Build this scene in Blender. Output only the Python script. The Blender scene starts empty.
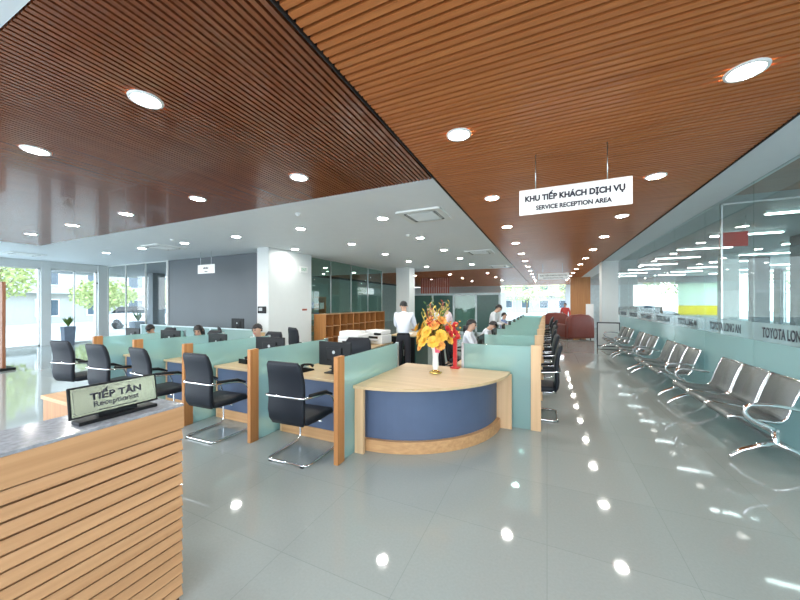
import bpy, bmesh, math, random
from mathutils import Vector, Matrix
random.seed(7)
PI = math.pi
C = bpy.context.scene.collection
HC = 3.27            # ceiling height
scene = bpy.context.scene

# ------------------------------------------------------------------ materials
def new_mat(name):
    m = bpy.data.materials.new(name); m.use_nodes = True
    nt = m.node_tree; nt.nodes.clear()
    out = nt.nodes.new('ShaderNodeOutputMaterial')
    return m, nt, out
def N(nt, t, **kw):
    n = nt.nodes.new(t)
    for k, v in kw.items(): setattr(n, k, v)
    return n
def principled(nt, out, col, rough=.5, metal=0., spec=.5, coat=0.):
    p = N(nt, 'ShaderNodeBsdfPrincipled')
    p.inputs['Base Color'].default_value = (*col, 1)
    p.inputs['Roughness'].default_value = rough
    p.inputs['Metallic'].default_value = metal
    p.inputs['Specular IOR Level'].default_value = spec
    p.inputs['Coat Weight'].default_value = coat
    nt.links.new(p.outputs[0], out.inputs[0])
    return p
def coords(nt, scale=(1, 1, 1), kind='Object'):
    tc = N(nt, 'ShaderNodeTexCoord'); mp = N(nt, 'ShaderNodeMapping')
    mp.inputs['Scale'].default_value = scale
    nt.links.new(tc.outputs[kind], mp.inputs[0]); return mp.outputs[0]
def ramp(nt, fac, stops):
    r = N(nt, 'ShaderNodeValToRGB')
    while len(r.color_ramp.elements) < len(stops): r.color_ramp.elements.new(.5)
    for e, (p, c) in zip(r.color_ramp.elements, stops): e.position = p; e.color = (*c, 1)
    nt.links.new(fac, r.inputs[0]); return r.outputs[0]
def mat_plain(name, col, rough=.5, metal=0., spec=.5, var=.06, scale=6, coat=0.):
    m, nt, out = new_mat(name)
    p = principled(nt, out, col, rough, metal, spec, coat)
    no = N(nt, 'ShaderNodeTexNoise'); no.inputs['Scale'].default_value = scale
    nt.links.new(coords(nt), no.inputs['Vector'])
    a = tuple(max(0, c*(1-var)) for c in col); b = tuple(min(1, c*(1+var)) for c in col)
    nt.links.new(ramp(nt, no.outputs['Fac'], [(.3, a), (.7, b)]), p.inputs['Base Color'])
    return m
def mat_wood(name, c1, c2, axis='Y', rough=.4, coat=0., fine=30):
    m, nt, out = new_mat(name)
    p = principled(nt, out, c1, rough, 0, .4, coat)
    s = {'X': (.8, fine, fine), 'Y': (fine, .8, fine), 'Z': (fine, fine, .8)}[axis]
    v = coords(nt, s)
    no = N(nt, 'ShaderNodeTexNoise'); no.inputs['Scale'].default_value = 1.; no.inputs['Detail'].default_value = 4
    nt.links.new(v, no.inputs['Vector'])
    nt.links.new(ramp(nt, no.outputs['Fac'], [(.32, c1), (.68, c2)]), p.inputs['Base Color'])
    return m
def mat_emit(name, col, strength):
    m, nt, out = new_mat(name)
    e = N(nt, 'ShaderNodeEmission'); e.inputs[0].default_value = (*col, 1); e.inputs[1].default_value = strength
    nt.links.new(e.outputs[0], out.inputs[0]); return m
def mat_glass(name, tint, cloud=0., cloudcol=(.6, .8, .78), refl=1., ior=1.5):
    m, nt, out = new_mat(name)
    tr = N(nt, 'ShaderNodeBsdfTransparent'); tr.inputs[0].default_value = (*tint, 1)
    src = tr.outputs[0]
    if cloud:
        d = N(nt, 'ShaderNodeBsdfDiffuse'); d.inputs[0].default_value = (*cloudcol, 1)
        t = N(nt, 'ShaderNodeBsdfTranslucent'); t.inputs[0].default_value = (*cloudcol, 1)
        mm = N(nt, 'ShaderNodeMixShader'); mm.inputs[0].default_value = .5
        nt.links.new(d.outputs[0], mm.inputs[1]); nt.links.new(t.outputs[0], mm.inputs[2])
        m2 = N(nt, 'ShaderNodeMixShader'); m2.inputs[0].default_value = cloud
        nt.links.new(src, m2.inputs[1]); nt.links.new(mm.outputs[0], m2.inputs[2]); src = m2.outputs[0]
    g = N(nt, 'ShaderNodeBsdfGlossy'); g.inputs['Roughness'].default_value = .0 if not cloud else .12
    lw = N(nt, 'ShaderNodeLayerWeight'); lw.inputs[0].default_value = .5      # facing = 1 - |cos|
    pw = N(nt, 'ShaderNodeMath', operation='POWER'); pw.inputs[1].default_value = 5
    nt.links.new(lw.outputs['Facing'], pw.inputs[0])
    ad = N(nt, 'ShaderNodeMath', operation='MULTIPLY_ADD'); ad.inputs[1].default_value = .96; ad.inputs[2].default_value = .04
    nt.links.new(pw.outputs[0], ad.inputs[0])
    mu = N(nt, 'ShaderNodeMath', operation='MULTIPLY'); mu.inputs[1].default_value = refl
    nt.links.new(ad.outputs[0], mu.inputs[0])
    m3 = N(nt, 'ShaderNodeMixShader'); nt.links.new(mu.outputs[0], m3.inputs[0])
    nt.links.new(src, m3.inputs[1]); nt.links.new(g.outputs[0], m3.inputs[2])
    nt.links.new(m3.outputs[0], out.inputs[0]); return m
def mat_floor():
    m, nt, out = new_mat('polished_tile')
    p = principled(nt, out, (.3, .33, .32), .045, 0, .5, .0)
    p.inputs['IOR'].default_value = 1.6
    v = coords(nt, (1, 1, 1))
    br = N(nt, 'ShaderNodeTexBrick'); br.offset = 0
    br.inputs['Scale'].default_value = 1; br.inputs['Brick Width'].default_value = .8
    br.inputs['Row Height'].default_value = .8; br.inputs['Mortar Size'].default_value = .0022
    br.inputs['Color1'].default_value = (.315, .35, .335, 1); br.inputs['Color2'].default_value = (.33, .365, .35, 1)
    br.inputs['Mortar'].default_value = (.26, .295, .28, 1)
    nt.links.new(v, br.inputs['Vector'])
    no = N(nt, 'ShaderNodeTexNoise'); no.inputs['Scale'].default_value = 60; no.inputs['Detail'].default_value = 3
    nt.links.new(v, no.inputs['Vector'])
    mx = N(nt, 'ShaderNodeMix', data_type='RGBA', blend_type='MULTIPLY'); mx.inputs[0].default_value = .15
    nt.links.new(br.outputs[0], mx.inputs[6]); nt.links.new(no.outputs[0], mx.inputs[7])
    nt.links.new(mx.outputs[2], p.inputs['Base Color'])
    return m
def mat_perf():
    m, nt, out = new_mat('perforated_steel')
    p = principled(nt, out, (.45, .46, .46), .38, .6)
    v = coords(nt, (90, 90, 90))
    vo = N(nt, 'ShaderNodeTexVoronoi'); vo.inputs['Randomness'].default_value = 0
    nt.links.new(v, vo.inputs['Vector'])
    nt.links.new(ramp(nt, vo.outputs['Distance'], [(.26, (.02, .02, .02)), (.32, (.20, .22, .22))]), p.inputs['Base Color'])
    return m
def mat_hatch(name, col):        # leaves: two greens by noise
    return mat_plain(name, col, .6, 0, .3, .35, 3)

M = {}
M['floor'] = mat_floor()
M['white_ceiling'] = mat_plain('white_plaster', (.82, .85, .88), .55, var=.01)
M['white_wall'] = mat_plain('white_paint', (.66, .69, .69), .5, var=.01)
M['grey_wall'] = mat_plain('grey_paint', (.115, .13, .145), .5, var=.03, scale=1)
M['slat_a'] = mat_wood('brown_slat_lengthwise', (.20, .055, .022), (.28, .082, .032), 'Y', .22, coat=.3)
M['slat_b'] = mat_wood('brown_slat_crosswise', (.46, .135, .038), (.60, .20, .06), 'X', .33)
M['dark_back'] = mat_plain('dark_void_board', (.02, .012, .01), .8)
M['oak_y'] = mat_wood('light_oak_lengthwise', (.42, .22, .10), (.54, .30, .145), 'Y', .38)
M['oak_x'] = mat_wood('light_oak_crosswise', (.50, .27, .12), (.62, .36, .17), 'X', .38)
M['oak_z'] = mat_wood('orange_oak_upright', (.40, .17, .055), (.50, .23, .08), 'Z', .38)
M['ash'] = mat_wood('pale_ash_laminate', (.54, .39, .22), (.62, .46, .27), 'X', .35, fine=18)
M['ash_z'] = mat_wood('pale_ash_upright', (.62, .40, .22), (.70, .47, .27), 'Z', .4)
M['desk_shade'] = mat_plain('dark_desk_shade', (.07, .03, .015), .7)  # dark brown paints in the shade behind and beside the desk slats
M['stone'] = mat_plain('grey_stone_top', (.26, .27, .29), .16, var=.2, scale=40)
M['blue'] = mat_plain('slate_blue_laminate', (.085, .12, .20), .5, var=.03)
M['leather'] = mat_plain('black_leather', (.009, .012, .018), .5, spec=.3)
M['black'] = mat_plain('black_plastic', (.008, .009, .010), .45, spec=.25)
M['screen'] = mat_plain('dark_screen', (.01, .012, .015), .12)
M['chrome'] = mat_plain('polished_chrome', (.80, .81, .82), .10, 1.)
M['steel'] = mat_plain('brushed_steel', (.62, .64, .65), .28, 1.)
M['perf'] = mat_perf()
M['glass'] = mat_glass('clear_glass', (.90, .95, .94), refl=.9)
M['facade_glass'] = mat_glass('facade_glass', (.95, .98, .98), refl=.6)
M['green_glass'] = mat_glass('green_tinted_glass', (.66, .80, .76), refl=1.1)
M['wall_frost'] = mat_glass('frosted_teal_film', (.72, .86, .86), .84, (.50, .70, .70))
M['band'] = mat_glass('lightly_frosted_band', (.86, .93, .93), .35, (.62, .74, .74))
M['frost'] = mat_glass('frosted_aqua_glass', (.70, .88, .86), .48, (.52, .73, .71))
M['downlight'] = mat_emit('warm_white_lamp', (1, .97, .90), 160)
M['strip_light'] = mat_emit('cool_white_tube', (.92, .97, 1), 14)
M['white_plastic'] = mat_plain('white_plastic', (.80, .81, .80), .35, var=.02)
M['paper'] = mat_plain('paper', (.85, .85, .84), .7, var=.02)
M['grey_plastic'] = mat_plain('grey_plastic', (.42, .44, .45), .4)
M['letter'] = mat_plain('dark_lettering', (.015, .015, .03), .5)
M['brass'] = mat_plain('brushed_brass_plate', (.25, .23, .17), .2, .85)
M['gold'] = mat_plain('gold', (.75, .52, .16), .25, 1.)
M['red'] = mat_plain('red_lacquer', (.55, .02, .02), .35)
M['redleather'] = mat_plain('red_brown_leather', (.16, .028, .016), .38)
M['yellow_petal'] = mat_plain('yellow_petal', (.78, .46, .06), .5, var=.2, scale=20)
M['orange_petal'] = mat_plain('orange_petal', (.80, .36, .08), .5, var=.2, scale=20)
M['pink'] = mat_plain('pink_paper', (.65, .10, .16), .5)
M['leaf'] = mat_hatch('leaf_green', (.09, .17, .04))
M['goldleaf'] = mat_plain('golden_leaf', (.55, .42, .08), .5, var=.3)
M['tree_leaf'] = mat_hatch('tree_leaf', (.42, .48, .20))
M['bark'] = mat_plain('bark', (.16, .11, .07), .8, var=.3)
M['skin'] = mat_plain('skin', (.55, .34, .24), .5, var=.03)
M['hair'] = mat_plain('black_hair', (.012, .010, .010), .45)
M['shirt_white'] = mat_plain('white_shirt', (.72, .76, .84), .7, var=.03)
M['shirt_pink'] = mat_plain('pale_pink_shirt', (.75, .62, .66), .7, var=.03)
M['shirt_blue'] = mat_plain('blue_shirt', (.16, .24, .48), .7, var=.05)
M['shirt_grey'] = mat_plain('grey_white_shirt', (.60, .63, .66), .7, var=.05)
M['shirt_red'] = mat_plain('red_shirt', (.55, .06, .05), .7, var=.05)
M['trousers'] = mat_plain('dark_trousers', (.015, .016, .024), .7)
M['shoe'] = mat_plain('black_shoe', (.012, .012, .012), .3)
M['concrete'] = mat_plain('pale_paving', (.50, .50, .47), .8, var=.08)
M['building'] = mat_plain('white_render', (.42, .42, .40), .7, var=.04)
M['winglass'] = mat_plain('far_window', (.08, .11, .14), .2)
M['pot'] = mat_plain('blue_grey_pot', (.16, .20, .27), .5)
M['store_wall'] = mat_plain('grey_green_paint', (.30, .40, .37), .6)
M['dark_teal'] = mat_plain('dark_green_board', (.03, .10, .085), .3)
M['frame_blue'] = mat_plain('pale_blue_frame', (.55, .66, .70), .4)
M['redslat'] = mat_wood('red_brown_board', (.26, .05, .03), (.34, .08, .04), 'Z', .4)
M['brownboard'] = mat_wood('brown_board', (.24, .10, .05), (.30, .13, .07), 'Z', .45)
M['roomwood'] = mat_wood('brown_soffit', (.26, .15, .10), (.34, .20, .13), 'X', .4, fine=10)
M['grey_ceiling'] = mat_plain('grey_soffit', (.50, .52, .53), .6)
M['greenexit'] = mat_plain('exit_green', (.03, .35, .14), .4)
M['yellow'] = mat_glass('yellow_print', (.9, .85, .2), .8, (.92, .80, .15), refl=.3)
M['palegreen'] = mat_glass('pale_green_print', (.85, .95, .85), .8, (.85, .93, .82), refl=.3)
M['carpaint'] = mat_plain('white_car_paint', (.72, .74, .76), .2, coat=.5)

# ------------------------------------------------------------------ mesh builder
class MB:
    def __init__(s): s.bm = bmesh.new(); s.mats = []; s.cur = 0
    def mat(s, key):
        if key not in s.mats: s.mats.append(key)
        s.cur = s.mats.index(key); return s
    def _f(s, vs, smooth=False):
        try:
            f = s.bm.faces.new(vs); f.material_index = s.cur; f.smooth = smooth; return f
        except ValueError: return None
    def box(s, x0, x1, y0, y1, z0, z1, bev=0, rot=None, about=None):
        P = [Vector((x, y, z)) for x in (x0, x1) for y in (y0, y1) for z in (z0, z1)]
        if rot:
            a = Vector(about) if about else Vector(((x0+x1)/2, (y0+y1)/2, (z0+z1)/2))
            P = [rot @ (p-a) + a for p in P]
        v = [s.bm.verts.new(p) for p in P]
        fs = [s._f([v[i] for i in q]) for q in ((0, 1, 3, 2), (4, 6, 7, 5), (0, 4, 5, 1), (2, 3, 7, 6), (0, 2, 6, 4), (1, 5, 7, 3))]
        if bev:
            es = list({e for f in fs for e in f.edges})
            r = bmesh.ops.bevel(s.bm, geom=es, offset=bev, segments=2, affect='EDGES', profile=.5)
            for f in r['faces']: f.material_index = s.cur
        return s
    def loft(s, rings, cap=True, closed=True, smooth=True, loop=False):
        R = [[s.bm.verts.new(p) for p in r] for r in rings]
        n = len(R[0]); m = len(R)
        for i in range(m if loop else m-1):
            a = R[i]; b = R[(i+1) % m]
            for j in range(n if closed else n-1):
                s._f([a[j], a[(j+1) % n], b[(j+1) % n], b[j]], smooth)
        if cap and closed and not loop:
            s._f(R[0][::-1]); s._f(R[-1])
        return s
    def tube(s, pts, r, seg=8, loop=False, bend=0, bn=4):
        pts = [Vector(p) for p in pts]
        if bend: pts = rounded(pts, bend, loop, bn)
        rr = r if isinstance(r, (list, tuple)) else [r]*len(pts)
        if len(rr) != len(pts): rr = [rr[min(len(rr)-1, round(i*(len(rr)-1)/(len(pts)-1)))] for i in range(len(pts))]
        rings = []; n = len(pts); up = None
        for i, p in enumerate(pts):
            if loop: t = (pts[(i+1) % n]-pts[i-1])
            else: t = pts[min(i+1, n-1)]-pts[max(i-1, 0)]
            t.normalize()
            if up is None:
                up = t.orthogonal().normalized()
            else:
                up = (up - t*up.dot(t)); up = up.normalized() if up.length > 1e-5 else t.orthogonal().normalized()
            w = t.cross(up)
            rings.append([p + up*math.cos(2*PI*k/seg)*rr[i] + w*math.sin(2*PI*k/seg)*rr[i] for k in range(seg)])
        return s.loft(rings, loop=loop)
    def lathe(s, prof, c=(0, 0, 0), seg=20, cap=True, smooth=True):
        c = Vector(c)
        rings = [[c+Vector((r*math.cos(2*PI*k/seg), r*math.sin(2*PI*k/seg), z)) for k in range(seg)] for r, z in prof]
        return s.loft(rings, cap=cap, smooth=smooth)
    def cyl(s, x, y, z0, z1, r, seg=16): return s.lathe([(r, z0), (r, z1)], (x, y, 0), seg)
    def prism(s, poly, z0, z1):
        a = [s.bm.verts.new((x, y, z0)) for x, y in poly]; b = [s.bm.verts.new((x, y, z1)) for x, y in poly]
        n = len(poly); s._f(a[::-1]); s._f(b)
        for i in range(n): s._f([a[i], a[(i+1) % n], b[(i+1) % n], b[i]])
        return s
    def ball(s, c, r, seg=12, rings=8, squash=(1, 1, 1)):
        c = Vector(c)
        R = []
        for i in range(rings+1):
            t = PI*i/rings; q = max(math.sin(t), .02)
            R.append([c+Vector((r*squash[0]*q*math.cos(2*PI*k/seg), r*squash[1]*q*math.sin(2*PI*k/seg), -r*squash[2]*math.cos(t))) for k in range(seg)])
        return s.loft(R)
    def quad(s, *p):
        s._f([s.bm.verts.new(q) for q in p]); return s
    def done(s, name, mat=None, parent=None, kind=None, recalc=True):
        if recalc: bmesh.ops.recalc_face_normals(s.bm, faces=s.bm.faces)
        me = bpy.data.meshes.new(name); s.bm.to_mesh(me); s.bm.free()
        if s.mats:
            for k in s.mats: me.materials.append(M[k])
        else: me.materials.append(M[mat])
        o = bpy.data.objects.new(name, me); C.objects.link(o)
        if parent: o.parent = parent
        if kind: o['kind'] = kind
        return o
def rounded(pts, rad, loop=False, n=4):
    out = []; L = len(pts)
    for i, p in enumerate(pts):
        if not loop and i in (0, L-1): out.append(p.copy()); continue
        a = pts[i-1]; b = pts[(i+1) % L]
        da = (a-p); db = (b-p); r = min(rad, da.length*.49, db.length*.49)
        A = p+da.normalized()*r; B = p+db.normalized()*r
        for k in range(n+1):
            t = k/n; out.append(A*(1-t)**2 + p*2*t*(1-t) + B*t*t)
    return out
def RX(a): return Matrix.Rotation(a, 3, 'X')
def RY(a): return Matrix.Rotation(a, 3, 'Y')
def RZ(a): return Matrix.Rotation(a, 3, 'Z')
def rrect(w, h, r, n=3):   # rounded rectangle outline, centred
    pts = []
    for cx, cy, a0 in ((w/2-r, h/2-r, 0), (-w/2+r, h/2-r, PI/2), (-w/2+r, -h/2+r, PI), (w/2-r, -h/2+r, 1.5*PI)):
        for k in range(n+1):
            a = a0+PI/2*k/n; pts.append((cx+r*math.cos(a), cy+r*math.sin(a)))
    return pts

# ------------------------------------------------------------------ things
def thing(name, label, cat, loc=(0, 0, 0), rz=0, group=None):
    o = bpy.data.objects.new(name, None); C.objects.link(o); o.empty_display_size = .1
    o.location = loc; o.rotation_euler = (0, 0, rz)
    return tag(o, label, cat, group)
def tag(o, label, cat, group=None):
    o['label'] = label; o['category'] = cat
    if group: o['group'] = group
    return o
def kids(o):
    return [c for c in bpy.data.objects if c.parent == o]
def copy_tree(o, loc=None, rz=None, label=None, group=None, parent=None):
    c = o.copy(); C.objects.link(c)
    if parent: c.parent = parent
    if loc is not None: c.location = loc
    if rz is not None: c.rotation_euler = (0, 0, rz)
    if label: c['label'] = label
    if group: c['group'] = group
    for ch in kids(o): copy_tree(ch, parent=c)
    return c
def struct(b, name, mat=None, parent=None):
    return b.done(name, mat, parent, kind=None if parent else 'structure')
ORD = ['first', 'second', 'third', 'fourth', 'fifth', 'sixth', 'seventh', 'eighth', 'ninth', 'tenth', 'eleventh', 'twelfth', 'thirteenth', 'fourteenth', 'fifteenth']

def text_mesh(body, width, mat, parent, mtx, name='lettering', height=None, bold=.0, extrude=.0015):
    cu = bpy.data.curves.new('txt', 'FONT'); cu.body = body; cu.size = 1; cu.extrude = 0; cu.offset = bold
    cu.align_x = 'CENTER'; cu.align_y = 'CENTER'
    o = bpy.data.objects.new('txt', cu); C.objects.link(o)
    bpy.context.view_layer.update()
    me = bpy.data.meshes.new_from_object(o.evaluated_get(bpy.context.evaluated_depsgraph_get()))
    bpy.data.objects.remove(o); bpy.data.curves.remove(cu)
    xs = [v.co.x for v in me.vertices]; ys = [v.co.y for v in me.vertices]
    cx = (min(xs)+max(xs))/2; cy = (min(ys)+max(ys))/2
    sx = width/(max(xs)-min(xs)); sy = sx if height is None else height/(max(ys)-min(ys))
    for v in me.vertices: v.co = Vector(((v.co.x-cx)*sx, (v.co.y-cy)*sy, 0))
    bm = bmesh.new(); bm.from_mesh(me)
    r = bmesh.ops.extrude_face_region(bm, geom=list(bm.faces))
    for g in r['geom']:
        if isinstance(g, bmesh.types.BMVert): g.co.z += extrude
    bm.transform(mtx); bmesh.ops.recalc_face_normals(bm, faces=bm.faces)
    bm.to_mesh(me); bm.free()
    me.materials.clear(); me.materials.append(M[mat])
    ob = bpy.data.objects.new(name, me); C.objects.link(ob); ob.parent = parent
    return ob
# text planes: face_negY: readable by someone looking towards +Y
def T_negY(x, y, z): return Matrix.Translation((x, y, z)) @ Matrix.Rotation(PI/2, 4, 'X')
# readable by someone looking towards +X (face -X): text runs from high Y to low Y
def T_negX(x, y, z): return Matrix.Translation((x, y, z)) @ Matrix.Rotation(-PI/2, 4, 'Z') @ Matrix.Rotation(PI/2, 4, 'X')
# face +X: readable by someone looking towards -X: runs from low Y to high Y
def T_posX(x, y, z): return Matrix.Translation((x, y, z)) @ Matrix.Rotation(PI/2, 4, 'Z') @ Matrix.Rotation(PI/2, 4, 'X')

# =================================================================== CAMERA
cam = bpy.data.cameras.new('camera'); co = bpy.data.objects.new('camera', cam); C.objects.link(co)
co.location = (0, 0, 1.65); co.rotation_euler = (PI/2, 0, math.radians(24.68))
cam.sensor_width = 36; cam.lens = 36*320/800; cam.shift_y = 3/800; cam.clip_start = .05; cam.clip_end = 400
scene.camera = co

# =================================================================== SHELL
XL, XG, YF = -17.7, 2.5, 31.5
XB0, XB1 = -1.32, 1.95          # wood bay over the aisle
b = MB().box(-17.7, 10, -3.5, 31.6, -.1, 0); struct(b, 'floor', 'floor')

def ceil_box(x0, x1, y0, y1, mat='white_ceiling'):
    struct(MB().box(x0, x1, y0, y1, HC, HC+.12), 'ceiling', mat)
ceil_box(-17.9, -1.34, 3.98, 15.5)
ceil_box(-17.9, -13.1, .73, 3.98)
ceil_box(-17.9, -1.34, -2.0, .73)
ceil_box(XB1+.01, XG+.06, -2.0, 31.6)
b = MB()
# aisle wood slats, running across (along X)
b.mat('dark_back').box(XB0-.02, XB1+.01, -2.0, 31.6, HC+.075, HC+.13)
b.mat('slat_b'); y = -1.98
while y < 31.5:
    b.box(XB0, XB1, y, y+.040, HC, HC+.075); y += .062
struct(b, 'ceiling')
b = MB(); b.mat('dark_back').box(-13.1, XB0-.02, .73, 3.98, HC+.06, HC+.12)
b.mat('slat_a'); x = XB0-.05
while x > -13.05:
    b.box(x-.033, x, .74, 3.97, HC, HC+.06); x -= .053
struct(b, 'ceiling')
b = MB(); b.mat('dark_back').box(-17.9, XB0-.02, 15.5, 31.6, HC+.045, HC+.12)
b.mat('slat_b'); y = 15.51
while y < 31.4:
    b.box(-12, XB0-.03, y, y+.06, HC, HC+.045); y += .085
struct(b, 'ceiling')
# dark strips standing in for the shaded gaps along the wooden bays
b = MB(); b.box(XB0-.020, XB0-.012, .73, 15.5, HC-.012, HC+.03); struct(b, 'gap_strip_1', 'dark_back')
b = MB(); b.box(XB1-.004, XB1+.012, -2.0, 14.6, HC-.012, HC+.02); struct(b, 'gap_strip_2', 'dark_back')

# neighbouring workshop hall beyond the glass
struct(MB().box(XG+.06, 10, -2.0, 6.5, HC, HC+.12), 'ceiling', 'roomwood')
struct(MB().box(XG+.06, 10, 6.5, 25, HC, HC+.12), 'ceiling', 'grey_ceiling')

# --- walls
struct(MB().box(-13.1, -7.75, 7.4, 7.6, 0, HC), 'wall_back', 'grey_wall')
struct(MB().box(-7.75, -7.3, 6.8, 8.65, 0, HC), 'wall_block', 'white_wall')
struct(MB().box(-13.18, -13.1, 7.36, 7.6, 0, HC), 'trim_3', 'white_plastic')
struct(MB().box(-17.95, -17.54, 7.1, 7.45, 0, HC), 'wall_corner_pillar', 'white_wall')
struct(MB().box(-17.95, -17.57, 5.39, 5.64, 0, HC), 'wall_left_pillar', 'white_wall')
struct(MB().box(-17.9, -17.6, -3.5, 7.4, HC-.28, HC), 'wall_left_header', 'white_wall')
struct(MB().box(-13.2, -13.1, 7.6, 31, 0, HC), 'wall_storeroom', 'store_wall')
struct(MB().box(-17.5, -4.0, 31.4, 31.6, 0, HC), 'wall_far', 'white_wall')
struct(MB().box(1.5, XG+.06, 31.4, 31.6, 0, HC), 'wall_far_right', 'white_wall')
struct(MB().box(-6.3, -5.65, 13.3, 13.95, 0, HC), 'wall_square_pillar', 'white_wall')
struct(MB().box(1.93, XG-.02, 14.6, 15.2, 0, HC), 'wall_aisle_pillar', 'white_wall')
struct(MB().box(1.35, 2.45, 23, 23.2, 0, HC), 'wall_wood_panelled', 'oak_z')

def window(n, x0, x1, y0, y1, z0, z1, mat='facade_glass', frame=.05, fm='white_plastic', bars=()):
    """pane lies in the plane of its thin side"""
    alongY = abs(x1-x0) < abs(y1-y0)
    p = MB().box(x0, x1, y0, y1, z0, z1).done('window_%d' % n, mat, kind='structure')
    f = MB()
    if alongY:
        xa, xb = x0-.02, x1+.02
        f.box(xa, xb, y0, y0+frame, z0, z1).box(xa, xb, y1-frame, y1, z0, z1).box(xa, xb, y0, y1, z0, z0+frame).box(xa, xb, y0, y1, z1-frame, z1)
        for t in bars: f.box(xa, xb, y0+(y1-y0)*t-.015, y0+(y1-y0)*t+.015, z0, z1)
    else:
        ya, yb = y0-.02, y1+.02
        f.box(x0, x0+frame, ya, yb, z0, z1).box(x1-frame, x1, ya, yb, z0, z1).box(x0, x1, ya, yb, z0, z0+frame).box(x0, x1, ya, yb, z1-frame, z1)
        for t in bars: f.box(x0+(x1-x0)*t-.015, x0+(x1-x0)*t+.015, ya, yb, z0, z1)
    f.done('window_frame', fm, p)
    return p
window(1, XL, XL+.012, 5.64, 7.1, 0, HC-.28, bars=(.5,))
window(2, XL, XL+.012, 3.4, 5.39, 0, HC-.28, bars=(.4,))
window(3, XL, XL+.012, .6, 3.4, 0, HC-.28, bars=(.5,))
window(4, XL, XL+.012, -3.4, .6, 0, HC-.28, bars=(.5,))
window(5, -17.55, -13.18, 7.42, 7.432, 0, HC, bars=(.33, .66), frame=.03)
window(6, -4.0, 1.5, 31.45, 31.462, 0, HC-.15, bars=(.25, .5, .75))
# green glass wall of the store room
for i in range(4):
    y0 = 8.65+i*1.4
    window(7+i, -7.56, -7.548, y0, y0+1.4, 0, HC, mat='green_glass', frame=.012, fm='steel')
# workshop facades
for i in range(3):
    window(11+i, 5.0+i*1.66, 6.56+i*1.66, 25, 25.012, .9, 2.85, frame=.05, bars=(.5,))
struct(MB().box(XG, 10, 24.98, 25.1, 0, .9), 'wall_workshop_sill', 'frame_blue')
struct(MB().box(XG, 10, 24.98, 25.1, 2.85, HC), 'wall_workshop_header', 'grey_ceiling')
struct(MB().box(XG, 5.0, 24.98, 25.1, .9, 2.85), 'wall_workshop_end', 'frame_blue')
for i in range(6):
    y0 = 1+i*4
    window(14+i, 10, 10.012, y0+.5, y0+4, .7, HC-.1, frame=.06, bars=(.5,))
    struct(MB().box(9.9, 10.1, y0, y0+.5, 0, HC), 'wall_workshop_pier', 'grey_wall')
struct(MB().box(9.95, 10.08, -3.5, 25, 0, .7), 'wall_workshop_low', 'frame_blue')
window(20, XG+.08, 9.9, 6.95, 6.962, 0, HC, mat='glass', frame=.02, fm='steel', bars=(.3, .6))

# glass wall beside the benches: one pane per bay, frosted foot, lettered band
seams = [14.55, 13.1, 11.65, 10.2, 8.75, 7.3, 5.85, 4.4, 2.95, 1.5, .05, -1.4]
for i in range(len(seams)-1):
    y1, y0 = seams[i]-.003, seams[i+1]+.003
    w = MB().box(XG, XG+.012, y0, y1, 1.40, HC).done('window_%d' % (21+i), 'glass', kind='structure')
    MB().box(XG, XG+.012, y0, y1, .0, 1.16).done('frosted_film', 'wall_frost', w)
    MB().box(XG, XG+.012, y0, y1, 1.16, 1.40).done('lettered_band', 'band', w)
    if i < 9:
        text_mesh('TOYOTA LONG AN', .95, 'letter', w, T_negX(XG-.002, (y0+y1)/2+.05, 1.28), bold=.025, height=.13)
struct(MB().box(XG-.03, XG+.05, -1.4, 14.6, 0, .03), 'trim_4', 'steel')

# =================================================================== CEILING FITTINGS
def make_downlight():
    t = thing('downlight', '', 'ceiling light')
    MB().lathe([(.092, -.006), (.095, -.014), (.115, -.012), (.119, -.001), (.117, .002)], cap=False, seg=28).done('trim_ring', 'white_plastic', t)
    MB().lathe([(.001, -.006), (.093, -.006)], cap=False, seg=28).done('lamp_lens', 'downlight', t)
    return t
dl = make_downlight(); first = [True]
def put_dl(x, y, label, grp):
    if first[0]:
        first[0] = False; dl.location = (x, y, HC); dl['label'] = label; dl['group'] = grp; return
    copy_tree(dl, (x, y, HC), 0, label, grp)
for j in range(12):
    for k, (x, side) in enumerate(((-.77, 'left'), (1.26, 'right'))):
        put_dl(x, 3.03+2.04*j, 'round lit downlight in the aisle slat ceiling, %s file, %s from the front' % (side, ORD[j]), 'downlights in the aisle slat ceiling')
for i in range(5):
    for k, (y, side) in enumerate(((1.47, 'near'), (3.2, 'far'))):
        put_dl(-2.9-2.02*i, y, 'round lit downlight in the dark slat panel, %s row, %s from its right end' % (side, ORD[i]), 'downlights in the dark slat panel')
for j in range(5):
    for i in range(6 if j == 0 else 4):
        if (i >= 2 and j >= 2) or (i == 3 and j == 1): continue
        x = -2.86-2.01*i; y = 5.42+2.0*j
        put_dl(x, y, 'round lit downlight in the white ceiling, %s row back, %s from the slatted aisle' % (ORD[j], ORD[i]), 'downlights in the white ceiling')
for j in range(3):
    for i in range(3):
        put_dl(-9.3-2.0*i, 9.6+2.4*j, 'round lit downlight behind the green glass wall, %s row back, %s from the glass' % (ORD[j], ORD[i]), 'downlights behind the green glass')
for j in range(3):
    for i in range(3):
        put_dl(-2.9-2.1*i, 17.6+3.0*j, 'small far downlight in the rear slat ceiling, %s row back, %s from the aisle' % (ORD[j], ORD[i]), 'downlights in the rear slat ceiling')
# lights that stand just outside the photograph, over the near aisle
for (x, y, w) in ((-.77, 1.0, 'left'), (1.26, 1.0, 'right')):
    put_dl(x, y, 'round lit downlight overhead, just in front of the first row, %s file' % w, 'downlights in the aisle slat ceiling')

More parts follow.
